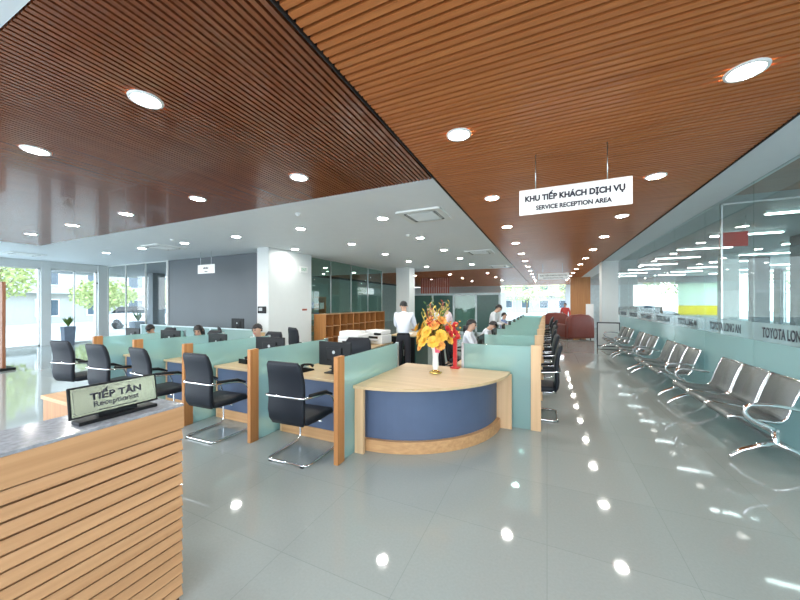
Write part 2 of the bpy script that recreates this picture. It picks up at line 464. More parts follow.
def make_cassette():
    t = thing('air_conditioner', '', 'air conditioner')
    b = MB()
    w = .40
    # frame ring with curved outlet slots
    o = rrect(.84, .84, .05); i_ = rrect(.60, .60, .04); i2 = rrect(.50, .50, .03)
    b.loft([[(x, y, -.002) for x, y in o], [(x*.985, y*.985, -.03) for x, y in o], [(x, y, -.03) for x, y in i_]], cap=False, smooth=False)
    b.done('frame', 'white_plastic', t)
    b = MB()
    b.loft([[(x, y, -.03) for x, y in i_], [(x, y, -.01) for x, y in i_], [(x, y, -.01) for x, y in i2], [(x, y, -.03) for x, y in i2]], cap=False, smooth=False)
    b.done('air_slot', 'black', t)
    b = MB().box(-.25, .25, -.25, .25, -.03, -.012)
    for k in range(13): b.box(-.23, .23, -.235+k*.037, -.235+k*.037+.014, -.036, -.03)
    b.done('grille', 'white_plastic', t)
    for a in range(4):
        bb = MB().box(-.24, .24, -.282, -.272, -.032, -.026, rot=RX(.25))
        bb.bm.transform(Matrix.Rotation(a*PI/2, 4, 'Z')); bb.done('louvre', 'white_plastic', t)
    return t
ac = make_cassette()
ac.location = (-2.05, 5.55, HC); ac['label'] = 'square white ceiling air conditioner nearest the slatted aisle'; ac['group'] = 'ceiling air conditioners'
copy_tree(ac, (-1.95, 10.3, HC), 0, 'second square ceiling air conditioner, farther back beside the aisle')
copy_tree(ac, (-1.95, 14.6, HC), 0, 'small far ceiling air conditioner at the rear end of white ceiling')
copy_tree(ac, (-10.05, 5.55, HC), 0, 'white ceiling air conditioner in front of the grey wall')
copy_tree(ac, (-15.6, 4.4, HC), 0, 'white ceiling air conditioner near the bright left facade')

def smoke(x, y, label):
    t = MB().lathe([(.001, -.05), (.025, -.048), (.03, -.03), (.05, -.025), (.055, 0)], cap=False).done('smoke_detector', 'white_plastic')
    t.location = (x, y, HC); tag(t, label, 'smoke detector', 'smoke detectors')
smoke(-4.1, 4.5, 'small round smoke detector beside the edge of the dark slat panel')
smoke(-3.0, 7.0, 'small round smoke detector behind the nearest ceiling air conditioner')
smoke(-8.7, 5.0, 'small round smoke detector out over the left desks')

def hang_sign(xc, y, width, zb, zt, label, lines, name='hanging_sign', rods=(.16, .8)):
    t = thing(name, label, 'sign', (xc, y, zb))
    h = zt-zb; w = width/2
    MB().box(-w, w, 0, .012, 0, h).done('panel', 'white_plastic', t)
    for r in rods:
        xx = -w+width*r
        MB().cyl(xx, .006, h, HC-zb, .005, 6).done('rod', 'steel', t)
    for (txt, tw, th, cz, bold) in lines:
        if txt == '-':
            m = MB(); n = int(tw/.03)
            for k in range(n):
                m.box(-tw/2+k*.03, -tw/2+k*.03+.02, -.003, 0, cz*h-th/2, cz*h+th/2*(.4+.6*((k*7) % 3)/2))
            m.done('lettering', 'letter', t)
        else:
            text_mesh(txt, tw, 'letter', t, T_negY(0, -.002, cz*h), height=th, bold=bold)
    return t
hang_sign(.24, 3.79, 1.04, 2.62, 2.895, 'large white hanging sign reading KHU TIẾP KHÁCH DỊCH VỤ over the aisle',
          [('KHU TIẾP KHÁCH DỊCH VỤ', .92, .115, .66, .045), ('SERVICE RECEPTION AREA', .70, .05, .24, .035)])
hang_sign(.23, 14.6, 1.15, 2.62, 2.88, 'far small white hanging sign at the end of the aisle',
          [('KHU TIẾP KHÁCH DỊCH VỤ', 1.0, .11, .66, .012), ('SERVICE RECEPTION AREA', .75, .05, .24, .008)])
hang_sign(-9.75, 6.6, .80, 2.58, 2.86, 'small white hanging sign in front of the grey wall',
          [('-', .26, .06, .62, 0), ('-', .15, .03, .22, 0)])

# exit sign, plate and wall phone on the white block
t = thing('exit_sign', 'small pale exit sign high on the white block wall', 'sign', (-7.3, 8.25, 2.75))
MB().box(0, .04, -.17, .17, -.1, .1, .006).done('housing', 'white_plastic', t)
text_mesh('EXIT', .24, 'greenexit', t, T_posX(.041, 0, 0), height=.09, bold=.01)
t = MB().box(-7.3, -7.285, 8.2, 8.42, 1.40, 1.46, .003).done('wall_plate', 'redslat'); tag(t, 'small dark red plate on the white block wall', 'plate')
t = thing('wall_intercom', 'black intercom box on the front of the white block wall', 'intercom', (-7.53, 6.8, 1.45))
MB().box(-.15, .15, -.05, 0, -.10, .10, .012).done('housing', 'black', t)
MB().box(-.10, .04, -.055, -.049, -.03, .06).done('screen', 'grey_plastic', t)
t = MB().box(-.02, .02, -.035, 0, -.03, .03, .006).done('security_camera', 'black'); t.location = (-17.62, 7.099, 2.5); tag(t, 'small black security camera on the corner pillar of the left facade', 'camera')

# =================================================================== LEFT SERVICE ROW
PY = 2.68; PX = [-1.95, -3.19, -4.43, -5.62, -6.80]
def partition(px, label, i):
    t = thing('desk_partition', label, 'partition', (px, PY, 0), 0, 'frosted glass partitions of the left desk row')
    MB().box(-.025, .025, 0, .12, 0, 1.10, .002).done('post', 'oak_z', t)
    MB().box(-.008, .008, .12, 1.45, .0, 1.08).done('glass_panel', 'frost', t)
    MB().box(-.02, .02, 1.45, 1.48, 0, 1.09).done('end_rail', 'steel', t)
    return t
pl = ['frosted glass partition beside the round counter, tall oak end post', 'second frosted partition from the round counter with oak end post',
      'third frosted partition from the round counter with oak end post', 'fourth frosted partition from the round counter, next to last one on left',
      'leftmost frosted partition of the desk row with oak end post']
for i, px in enumerate(PX): partition(px, pl[i], i)
def service_desk(w, label, grp):
    """desk running along local X, front at local y=0, employees at +y"""
    t = thing('service_desk', label, 'desk', (0, 0, 0), 0, grp)
    MB().box(-w/2, w/2, 0, .78, .715, .745, .003).done('desktop', 'ash', t)
    MB().box(-w/2+.03, w/2-.03, .04, .06, .13, .715).done('modesty_panel', 'blue', t)
    MB().box(-w/2+.03, w/2-.03, .03, .07, 0, .13).done('kick_board', 'oak_x', t)
    for s in (-1, 1): MB().box(s*(w/2-.015)-.015, s*(w/2-.015)+.015, .03, .74, 0, .715).done('side_panel', 'ash_z', t)
    d = MB().box(w/2-.44, w/2-.04, .3, .74, .12, .68).done('drawer_unit', 'ash_z', t)
    for k in range(3): 
        q = MB().box(w/2-.43, w/2-.05, .742, .755, .14+k*.18, .31+k*.18).done('drawer', 'ash', t)
        MB().box(w/2-.30, w/2-.18, .756, .77, .22+k*.18, .235+k*.18).done('handle', 'steel', q)
    return t
desk0 = service_desk(1.13, '', 'desks of the left service row')
dlab = ['service desk next to the round counter, between two frosted partitions', 'second service desk from the round counter, blue panel below', 'third service desk from the round counter',
        'fourth service desk from the round counter, near window side', 'leftmost service desk at the end of the row']
for i in range(4):
    xc = (PX[i]+PX[i+1])/2
    if i == 0: desk0.location = (xc, 3.08, 0); desk0['label'] = dlab[0]
    else: copy_tree(desk0, (xc, 3.08, 0), 0, dlab[i])
copy_tree(desk0, (-7.38, 3.08, 0), 0, dlab[4])

# visitor chair: faces local +y, origin between the runners
def make_chair():
    t = thing('visitor_chair', '', 'chair')
    # padded back: loft a rounded slab along a curved spine
    rings = []
    spine = [(-.245, .40, .40), (-.262, .46, .445), (-.272, .55, .46), (-.268, .64, .455), (-.262, .74, .45), (-.268, .84, .45), (-.288, .94, .44), (-.312, 1.02, .415), (-.322, 1.055, .37)]
    for k, (y, z, w) in enumerate(spine):
        th = .055 if 0 < k < len(spine)-1 else .025
        rings.append([(px_, y+py_, z) for px_, py_ in rrect(w, th, th*.45)])
    MB().loft(rings).done('backrest', 'leather', t)
    rings = []
    for (y, z, w, th) in [(-.25, .435, .40, .04), (-.2, .435, .46, .08), (0, .43, .48, .085), (.16, .435, .48, .085), (.22, .425, .47, .07), (.25, .405, .44, .03)]:
        rings.append([(px_, y, z+pz_) for px_, pz_ in rrect(w, th, th*.4)])
    MB().loft(rings).done('seat', 'leather', t)
    x = .255; r = .0125
    P = [(x, -.31, .70), (x, .06, .665), (x, .20, .60), (x, .255, .42), (x, .27, .016), (x, -.27, .016),
         (-x, -.27, .016), (-x, .27, .016), (-x, .255, .42), (-x, .20, .60), (-x, .06, .665), (-x, -.31, .70)]
    MB().tube(P, r, 8, loop=True, bend=.07).done('chrome_frame', 'chrome', t)
    MB().tube([(-x, .255, .40), (x, .255, .40)], .011, 8).tube([(-x, -.02, .39), (x, -.02, .39)], .009, 6).tube([(-.0, -.02, .39), (0, .25, .39)], .01, 6).done('cross_bar', 'chrome', t)
    MB().tube([(0, -.25, .42), (0, -.24, .25), (0, -.1, .02)], .0, 3) if False else None
    for s in (-1, 1):
        MB().tube([(s*x, -.22, .712), (s*x, .05, .685), (s*x, .17, .632)], [.018, .021, .014], 8).done('armrest', 'black', t)
        for yy in (-.25, .24): 
            pass
    for s in (-1, 1):
        MB().box(s*.2-.02, s*.2+.02, -.285, -.255, .0, .006).done('glide', 'black', t)
    return t
chair = make_chair()
chs = [(-2.44, 2.76, 3, 'black leather chrome chair nearest the round counter, at first desk'),
       (-3.79, 2.74, 2, 'black leather chrome chair at second desk, between oak posts'),
       (-4.93, 2.72, -3, 'black leather chrome chair at third desk, above the reception sign'),
       (-5.98, 2.68, 6, 'black leather chrome chair at fourth desk from the round counter'),
       (-7.05, 2.66, 10, 'leftmost black leather chrome chair, against bright window')]
for i, (x, y, a, lb) in enumerate(chs):
    g = 'visitor chairs along the left desk row'
    if i == 0: chair.location = (x, y, 0); chair.rotation_euler = (0, 0, math.radians(a)); chair['label'] = lb; chair['group'] = g
    else: copy_tree(chair, (x, y, 0), math.radians(a), lb, g)

# =================================================================== RIGHT SERVICE ROW
RY0, RP = 4.50, 1.43
def partition_r(i):
    y = RY0+RP*i
    t = thing('desk_partition', 'frosted glass partition of the aisle row, %s from the round counter' % ORD[i], 'partition', (-.07, y, 0), PI/2, 'frosted glass partitions of the aisle row')
    L = 1.0
    MB().box(-.025, .025, 0, .12, 0, 1.10, .002).done('post', 'ash_z', t)
    MB().box(-.008, .008, .12, L, .0, 1.08).done('glass_panel', 'frost', t)
    MB().box(-.02, .02, L, L+.03, 0, 1.09).done('end_rail', 'steel', t)
for i in range(9): partition_r(i)
for i in range(8):
    y = RY0+RP*(i+.5)
    copy_tree(desk0, (-.47, y, 0), PI/2, 'aisle row service desk, %s from the round counter' % ORD[i], 'desks of the aisle row')
    for c in kids(bpy.data.objects['service_desk']): pass
    dx = [0, .0, .0, .04, .0, .12, .0, .06][i]; da = [0, 4, -3, 8, 0, -10, 5, 6][i]
    copy_tree(chair, (-.14+dx, y+(.05 if i % 2 else -.05), 0), PI/2+math.radians(da), 'black leather chair facing the aisle desks, %s from the round counter' % ORD[i], 'visitor chairs along the aisle row')

# monitors
def make_monitor():
    t = thing('monitor', '', 'monitor')     # screen faces local +y; back towards -y
    MB().box(-.25, .25, -.012, .012, .09, .40, .006).box(-.12, .12, -.03, -.01, .16, .33, .01).done('housing', 'black', t)
    MB().box(-.235, .235, .0121, .014, .105, .385).done('screen', 'screen', t)
    MB().box(-.03, .03, -.035, -.015, .01, .25).done('stand_neck', 'black', t)
    MB().box(-.11, .11, -.09, .08, 0, .012, .004).done('stand_base', 'black', t)
    MB().lathe([(.001, 0), (.022, 0)], seg=16, cap=False).done('logo_disc', 'grey_plastic', t)
    k = [c for c in kids(t) if c.name.startswith('logo')][0]; k.rotation_euler = (PI/2, 0, 0); k.location = (0, -.031, .27)
    return t
mon = make_monitor()
mons = [(-2.50, 3.42, 0, 'black monitor seen from behind on the desk beside the round counter'),
        (-3.72, 3.50, 8, 'black monitor back in front of the young man at second desk'),
        (-4.95, 3.55, -5, 'black monitor back on the third desk of left row'),
        (-6.35, 3.62, 6, 'black monitor back on the fourth desk before the woman in blue'),
        (-7.6, 3.62, 0, 'leftmost black monitor on the last desk')]
for i, (x, y, a, lb) in enumerate(mons):
    if i == 0: mon.location = (x, y, .745); mon['label'] = lb; mon['group'] = 'monitors'
    else: copy_tree(mon, (x, y, .745), math.radians(a), lb)
for i in range(8):
    copy_tree(mon, (-.95, RY0+RP*(i+.45), .745), PI/2, 'black monitor on the aisle row desk %s from the round counter' % ORD[i])
def make_phone():
    t = thing('desk_phone', '', 'telephone')
    b = MB(); v = [(-.09, -.10, 0), (.09, -.10, 0), (.09, .10, 0), (-.09, .10, 0)]
    b.loft([[Vector(p) for p in v], [Vector((x*.96, y*.96, .02+.05*(y+.1)/.2)) for x, y, z in v]], smooth=False).done('body', 'black', t)
    h = MB().tube([(-.065, -.09, .06), (-.065, -.05, .085), (-.065, .05, .10), (-.065, .09, .085)], [.024, .014, .014, .024], 8).done('handset', 'black', t)
    k = MB()
    for i in range(3):
        for j in range(4): k.box(-.01+i*.028, .008+i*.028, -.07+j*.03, -.052+j*.03, .032+j*.008, .040+j*.008)
    k.done('keypad', 'grey_plastic', t)
    return t
ph = make_phone()
for i, (x, y, a, lb) in enumerate([(-2.95, 3.35, 170, 'black desk phone on the first desk behind the near chair'), (-4.12, 3.45, 175, 'black desk phone on the second desk from the round counter'),
                                (-5.35, 3.4, 185, 'black desk phone on the third desk'), (-6.0, 3.45, 175, 'black desk phone on the fourth desk')]):
    if i == 0: ph.location = (x, y, .745); ph.rotation_euler = (0, 0, math.radians(a)); ph['label'] = lb; ph['group'] = 'desk phones'
    else: copy_tree(ph, (x, y, .745), math.radians(a), lb)
def papers(x, y, z, a, lb, n=4):
    b = MB()
    for k in range(n):
        b.box(-.105, .105, -.148, .148, k*.004, k*.004+.003, rot=RZ(.06*math.sin(k*3)))
    o = b.done('paper_stack', 'paper'); o.location = (x, y, z+.001); o.rotation_euler = (0, 0, a); tag(o, lb, 'paper', 'papers on desks')
papers(-3.45, 3.3, .745, .2, 'white papers on the second desk beside the black monitor')
papers(-2.15, 3.3, .745, -.2, 'white papers on the first desk by the oak post')
papers(-4.62, 3.3, .745, .1, 'white papers on the third desk, right side')
papers(-.75, 5.55, .745, .1, 'white papers on the first aisle desk')
papers(-.75, 6.95, .745, .3, 'white papers on the second aisle desk before the seated man')
# keyboard per occupied desk
def make_kb():
    t = thing('keyboard', '', 'keyboard'); MB().box(-.22, .22, -.07, .07, 0, .014, .003).done('tray', 'black', t)
    k = MB()
    for i in range(14):
        for j in range(4): k.box(-.205+i*.0295, -.18+i*.0295, -.058+j*.03, -.034+j*.03, .014, .019)
    k.done('key_bed', 'grey_plastic', t); return t
kb = make_kb()
for i, (x, y, a, lb) in enumerate([(-2.50, 3.66, 0, 'black keyboard behind the monitor on first desk'), (-3.72, 3.70, 0, 'black keyboard behind the monitor on second desk'), (-1.13, 6.60, PI/2, 'black keyboard of the seated man in the aisle row')]):
    if i == 0: kb.location = (x, y, .745); kb['label'] = lb; kb['group'] = 'keyboards'
    else: copy_tree(kb, (x, y, .745), a, lb)

# office swivel chair (employees)
def make_office():
    t = thing('office_chair', '', 'chair')      # sitter faces local -y
    rings = []
    for (y, z, w, th) in [(.22, .52, .38, .03), (.235, .58, .44, .06), (.25, .72, .46, .06), (.25, .88, .45, .06), (.27, 1.02, .42, .06), (.29, 1.08, .34, .03)]:
        rings.append([(a, y+c, z) for a, c in rrect(w, th, th*.45)])
    MB().loft(rings).done('backrest', 'leather', t)
    rings = []
    for (y, z, w, th) in [(-.25, .45, .42, .03), (-.22, .46, .47, .07), (0, .46, .49, .08), (.2, .46, .46, .07), (.24, .455, .42, .03)]:
        rings.append([(a, y, z+c) for a, c in rrect(w, th, th*.4)])
    MB().loft(rings).done('seat', 'leather', t)
    MB().cyl(0, 0, .08, .43, .025, 10).done('gas_lift', 'black', t)
    for k in range(5):
        a = 2*PI*k/5; l = MB().tube([(0, 0, .10), (.29*math.cos(a), .29*math.sin(a), .065)], [.028, .018], 8).done('foot', 'black', t)
        MB().ball((.29*math.cos(a), .29*math.sin(a), .028), .028, 8, 6).done('caster', 'black', l)
    for s in (-1, 1):
        MB().tube([(s*.24, .23, .66), (s*.28, .1, .68), (s*.28, -.12, .67), (s*.25, -.1, .47)], .016, 8, bend=.05).done('armrest', 'black', t)
    return t
oc = make_office(); ocn = [0]
def put_oc(x, y, a, lb):
    ocn[0] += 1
    if ocn[0] == 1: oc.location = (x, y, 0); oc.rotation_euler = (0, 0, a); oc['label'] = lb; oc['group'] = 'office chairs'; return
    copy_tree(oc, (x, y, 0), a, lb)
put_oc(-2.75, 4.25, .3, 'empty black office chair behind the first desk')
put_oc(-4.93, 4.46, 0, 'black office chair under the young man with cropped hair')
put_oc(-6.25, 4.15, 0, 'black office chair under the woman in blue')
put_oc(-7.95, 4.25, 0, 'black office chair under the person at the far left desk')
put_oc(-7.0, 5.4, 2.6, 'empty black office chair behind the woman in blue')
put_oc(-5.3, 6.0, 2.8, 'empty black office chair in front of the white block wall')
put_oc(-1.62, 6.72, PI/2, 'black office chair under the seated man in the aisle row')
put_oc(-1.62, 8.15, PI/2, 'black office chair under the man bending low in the aisle row')
put_oc(-1.6, 12.4, PI/2, 'far black office chair under the dark clad worker')

# =================================================================== ROUND COUNTER
CX, CY = -1.91, 4.44
def arc(r, a0=-PI/2, a1=0, n=28): return [(CX+r*math.cos(a0+(a1-a0)*k/n), CY+r*math.sin(a0+(a1-a0)*k/n)) for k in range(n+1)]
def ringseg(r0, r1, z0, z1, a0=-PI/2, a1=0, mb=None):
    b = mb or MB(); b.prism(arc(r1, a0, a1)+arc(r0, a0, a1)[::-1], z0, z1); return b
t = thing('round_counter', 'quarter-round pale wood counter with slate blue curved front', 'counter', (0, 0, 0))
b = MB().prism([(CX-.02, CY)]+[(CX-.02, CY-1.47)]+arc(1.47), .715, .745); b.done('countertop', 'ash', t)
ringseg(1.27, 1.30, .13, .70).done('curved_panel', 'blue', t)
ringseg(1.25, 1.35, 0, .13).done('kick_board', 'oak_x', t)
MB().box(CX-.02, CX+.09, CY-1.44, CY-1.40, 0, .715).box(CX-.02, CX+.02, CY-1.40, CY, 0, .715).done('end_panel', 'ash_z', t)
MB().box(CX+1.33, CX+1.49, CY-.04, CY, 0, .715).box(CX+.04, CX+1.33, CY-.03, CY, 0, .715).done('end_panel', 'ash_z', t)

# vase and flowers
VX, VY, VZ = -1.31, 3.95, .745
t = thing('vase', 'slim pale vase on a gold foot standing on the round counter', 'vase', (VX, VY, VZ))
MB().lathe([(.07, 0), (.085, .012), (.05, .03), (.03, .04), (.028, .05)], seg=20).done('foot', 'gold', t)
MB().lathe([(.028, .045), (.04, .09), (.036, .2), (.045, .3), (.07, .36), (.066, .36), (.04, .3)], seg=20, cap=False).done('body', 'white_plastic', t)
t = thing('flower_bouquet', 'large bouquet of yellow and orange flowers in the vase on the round counter', 'flowers', (VX, VY, VZ+.30))
st = MB()
for k in range(14):
    a = k*2.4; st.tube([(0, 0, 0), (.05*math.cos(a), .05*math.sin(a), .15), (.16*math.cos(a), .16*math.sin(a), .34)], .004, 5)
st.done('stems', 'leaf', t)['kind'] = 'stuff'
def blossom_mesh(r, mat, n=3):
    b = MB()
    for ring in range(n):
        m = 6+ring; tilt = 1.15-ring*.42; rr = r*(.55+.45*ring/(n-1))
        for k in range(m):
            a = 2*PI*k/m+ring*.4
            d = Vector((math.cos(a)*math.cos(tilt), math.sin(a)*math.cos(tilt), math.sin(tilt)))
            s = Vector((-math.sin(a), math.cos(a), 0))*rr*.38
            p0 = Vector((0, 0, 0)); p1 = d*rr*.6; p2 = d*rr+Vector((0, 0, -.1*rr))
            b._f([b.bm.verts.new(q) for q in (p0, p1+s, p2+s*.6, p2-s*.6, p1-s)], True)
    b.ball((0, 0, r*.3), r*.22, 8, 6)
    return b.done('blossom', mat, recalc=False)
protos = [blossom_mesh(.085, 'yellow_petal'), blossom_mesh(.075, 'orange_petal'), blossom_mesh(.05, 'red')]
used = [False]*3
spots = [(-.17, -.10, .20, 0), (-.10, -.17, .12, 0), (-.20, -.02, .12, 0), (-.06, -.16, .24, 0), (-.15, -.12, .05, 1), (.03, -.18, .12, 0), (.12, -.14, .20, 0), (.10, -.15, .08, 1), (-.22, -.06, .27, 0),
         (.18, -.04, .15, 0), (.02, -.12, .32, 1), (-.05, -.06, .38, 1), (.10, -.06, .38, 1), (.17, .02, .30, 1), (-.14, .04, .32, 0), (0, .12, .28, 0), (.14, .12, .2, 0), (-.12, .14, .18, 0),
         (.06, -.08, .36, 2), (-.02, -.12, .34, 2), (.18, -.08, .28, 2), (-.2, .1, .22, 1), (.22, -.08, .22, 2)]
for (x, y, z, k) in spots:
    if not used[k]: o = protos[k]; used[k] = True
    else: o = protos[k].copy(); C.objects.link(o)
    o.parent = t; o.location = (x, y, z)
    o.rotation_euler = Vector((x, y, .10)).to_track_quat('Z', 'Y').to_euler()
for k in range(26):
    a = k*2.39; h = .44+.20*random.random(); r = .08+.14*random.random(); b = MB()
    for j in range(9):
        f = .3+.7*j/8; p = Vector((r*f*math.cos(a), r*f*math.sin(a), h*f))
        q = Vector((random.uniform(-1, 1), random.uniform(-1, 1), .9)).normalized()*.06; w = q.cross(Vector((.3, .5, .2))).normalized()*.012
        b.quad(p, p+q*.5+w, p+q, p+q*.5-w)
    b.tube([(0, 0, 0), (r*.5*math.cos(a), r*.5*math.sin(a), h*.55), (r*math.cos(a), r*math.sin(a), h)], .003, 4)
    b.done('sprig', ['goldleaf', 'leaf', 'goldleaf', 'redslat'][k % 4], t, recalc=False)
MB().loft([[(.03, -.10, -.02), (.09, -.11, -.02), (.09, -.105, -.02), (.03, -.095, -.02)], [(.02, -.12, .12), (.12, -.12, .12), (.12, -.115, .12), (.02, -.115, .12)]], smooth=False).done('ribbon', 'pink', t)
t = thing('lucky_ornament', 'red and gold ornament on a red post behind the flowers', 'ornament', (-1.16, 4.36, .745))
MB().box(-.06, .06, -.05, .05, 0, .02, .004).done('base', 'red', t)
MB().box(-.025, .025, -.02, .02, .02, .42).done('post', 'red', t)
b = MB()
for k in range(5): b.ball((.035*math.cos(k*1.26), .03*math.sin(k*1.26), .44+.042*k), .042, 8, 6)
b.done('red_cluster', 'red', t)
b = MB()
for k in range(14): b.ball((.07*math.cos(k*2.4), .06*math.sin(k*2.4), .42+.018*k), .018, 6, 5)
b.done('gold_beads', 'gold', t)['kind'] = 'stuff'

# =================================================================== FRONT RECEPTION DESK
t = thing('reception_desk', 'oak slatted reception desk with grey stone top in the left foreground', 'reception desk', (0, 0, 0))
DX = -1.81; Y0, Y1 = -1.8, 1.10
MB().box(DX-.30, DX-.03, Y0, Y1-.012, 0, .98).done('core', 'desk_shade', t)  # coloured dark so the gaps between slats look shadowed
MB().box(DX-.31, DX, Y0, Y1, .965, 1.085, .002).done('top_band', 'oak_y', t)
MB().box(DX-.33, DX+.0, Y0, Y1+.0, 1.0855, 1.10, .002).done('stone_top', 'stone', t)
z = .957; k = 0
while z > .05:
    h = .049
    MB().loft([[(DX-.03, yy, z), (DX-.012, yy, z), (DX-.001, yy, z-h+.004), (DX-.003, yy, z-h), (DX-.03, yy, z-h)] for yy in (Y0, Y1-.004)], smooth=False).done('slat', 'oak_y', t)
    z -= .061
MB().box(DX-.28, DX-.032, Y1-.012, Y1-.006, 0, .965).done('end_board', 'desk_shade', t)  # shade on the end face put into the colour
MB().box(-2.80, DX-.30, Y0, Y1-.35, .71, .74, .003).box(-2.80, -2.77, Y0, Y1-.35, 0, .71).done('work_surface', 'oak_y', t)
t = thing('low_cabinet', 'low brown wooden cabinet behind the front reception desk', 'cabinet', (-3.01, 1.0, 0))
MB().box(-.22, .22, 0, .42, .05, .975).done('body', 'oak_z', t); MB().box(-.23, .23, -.01, .44, .975, 1.0, .003).done('top', 'oak_x', t)
for k in range(2):
    d = MB().box(-.215+k*.22, -.005+k*.22, .42, .435, .08, .95).done('door', 'oak_z', t)
    MB().box(-.03+k*.045, -.018+k*.045, .436, .455, .45, .6).done('handle', 'steel', d)
MB().box(-.20, .20, .02, .40, 0, .05).done('plinth', 'black', t)

t = thing('name_plate_sign', 'brass desk sign reading TIẾP TÂN Receptionist on the stone top', 'sign', (-1.915, .85, 1.10))
MB().box(-.045, .03, -.155, .16, 0, .016, .003).done('foot_bar', 'black', t)
MB().box(-.028, .0, -.075, .08, .014, .05).done('bracket', 'black', t)
tilt = RY(-.16)
MB().box(-.008, .0, -.178, .178, 0, .142, .003, rot=tilt, about=(0, 0, 0)).done('frame', 'black', t)
MB().box(.0, .003, -.168, .168, .009, .133, rot=tilt, about=(0, 0, 0)).done('plate', 'brass', t)
for c in kids(t):
    if c.name.split('.')[0] in ('frame', 'plate'): c.location = (-.0, 0, .028)
T = Matrix.Translation((0, 0, .028)) @ Matrix.Rotation(-.16, 4, 'Y')
text_mesh('TIẾP TÂN', .205, 'letter', t, T @ T_posX(.0035, 0, .094), height=.050, bold=.03, extrude=.0008)
text_mesh('Receptionist', .18, 'letter', t, T @ T_posX(.0035, .0, .046), height=.034, bold=.012, extrude=.0008)
b = MB()
for i in range(22):
    for zz in (.018, .124): b.box(.003, .0036, -.158+i*.0148, -.150+i*.0148, zz-.001, zz+.001, rot=tilt, about=(0, 0, 0))
for i in range(7):
    for yy in (-.160, .160): b.box(.003, .0036, yy-.001, yy+.001, .022+i*.0148, .030+i*.0148, rot=tilt, about=(0, 0, 0))
o = b.done('dashed_border', 'letter', t); o.location = (0, 0, .028)
t = thing('reception_monitor', 'black monitor edge at the far left behind the reception desk', 'monitor', (-2.40, .36, .74), PI*.5)
MB().box(-.22, .22, -.015, .015, .10, .385, .006).done('housing', 'black', t)
MB().box(-.03, .03, -.03, -.015, .01, .2).done('stand_neck', 'black', t)
MB().box(-.1, .1, -.08, .08, 0, .012, .004).done('stand_base', 'black', t)

# =================================================================== WAITING BENCHES
def make_bench():
    """runs along local y 0..1.62, sitters face local -x; x=0 is the back line"""
    t = thing('waiting_bench', '', 'bench')
    W = .58
    MB().box(-.36, -.30, -.18, 3*W+.06, .325, .375, .004).done('beam', 'steel', t)
    for k in range(3):
        y0 = k*W+.012; y1 = (k+1)*W-.012
        prof = [(-.60, .365), (-.615, .395), (-.595, .415), (-.54, .418), (-.40, .40), (-.26, .392), (-.19, .405), (-.15, .45), (-.13, .52), (-.10, .62), (-.06, .73), (-.03, .80), (-.012, .825)]
        def sheet(ya, yb, name, mat, pr, off=.0, th=.006, parent=t):
            rings = []
            for i, (x, z) in enumerate(pr):
                a = Vector(pr[max(i-1, 0)]); c = Vector(pr[min(i+1, len(pr)-1)]); d = (c-a).normalized(); n = Vector((-d.y, d.x))
                p = Vector((x, z))+n*off; q = p+n*th
                rings.append([(p.x, ya, p.y), (p.x, yb, p.y), (q.x, yb, q.y), (q.x, ya, q.y)])
            return MB().loft(rings).done(name, mat, parent)
        sheet(y0+.02, y1-.02, 'seat', 'perf', prof[:7])
        sheet(y0+.02, y1-.02, 'backrest', 'perf', prof[6:])
        for ya in (y0, y1-.02):
            MB().tube([(x, ya+.01, z) for x, z in prof], .013, 6).done('side_tube', 'chrome', t)
        MB().tube([(-.012, y0, .83), (-.012, y1, .83)], .014, 6).done('top_tube', 'chrome', t)
    for ye in (-.17, 3*W+.05):
        # leg: column with two curved feet
        l = MB().tube([(-.33, ye, .36), (-.33, ye, .24), (-.33, ye, .2)], [.035, .03, .04], 10).done('leg', 'chrome', t)
        MB().tube([(-.33, ye, .24), (-.45, ye, .19), (-.58, ye, .12), (-.66, ye, .05), (-.67, ye, .015)], [.03, .028, .024, .02, .018], 8).done('foot', 'chrome', l)
        MB().tube([(-.33, ye, .24), (-.22, ye, .19), (-.10, ye, .12), (-.04, ye, .05), (-.03, ye, .015)], [.03, .028, .024, .02, .018], 8).done('foot', 'chrome', l)
        # arm loop
        MB().tube([(-.33, ye, .37), (-.44, ye, .41), (-.54, ye, .47), (-.57, ye, .54), (-.52, ye, .60), (-.38, ye, .615), (-.22, ye, .60), (-.10, ye, .58)], [.026, .024, .023, .022, .021, .020, .019, .017], 8, bend=.06).done('armrest', 'chrome', t)
    return t
bench = make_bench()
blab = ['nearest steel three-seat waiting bench against the glass wall', 'second steel waiting bench from the front along the glass wall',
        'third steel waiting bench from the front along the glass wall', 'farthest steel waiting bench, next to the white framed board']
for i, y in enumerate([4.68, 7.12, 9.42, 11.75]):
    if i == 0: bench.location = (2.42, y, 0); bench['label'] = blab[0]; bench['group'] = 'steel waiting benches'
    else: copy_tree(bench, (2.42, y, 0), 0, blab[i])
t = thing('display_board', 'low white board in a dark frame standing before the aisle pillar', 'board', (2.05, 13.9, 0))
MB().box(-.33, .33, 0, .02, .08, .90).done('panel', 'white_wall', t)
MB().box(-.36, .36, -.01, .04, .90, .94).box(-.36, -.33, -.01, .04, 0, .90).box(.33, .36, -.01, .04, 0, .90).box(-.33, .33, -.01, .04, .05, .08).done('frame', 'letter', t)
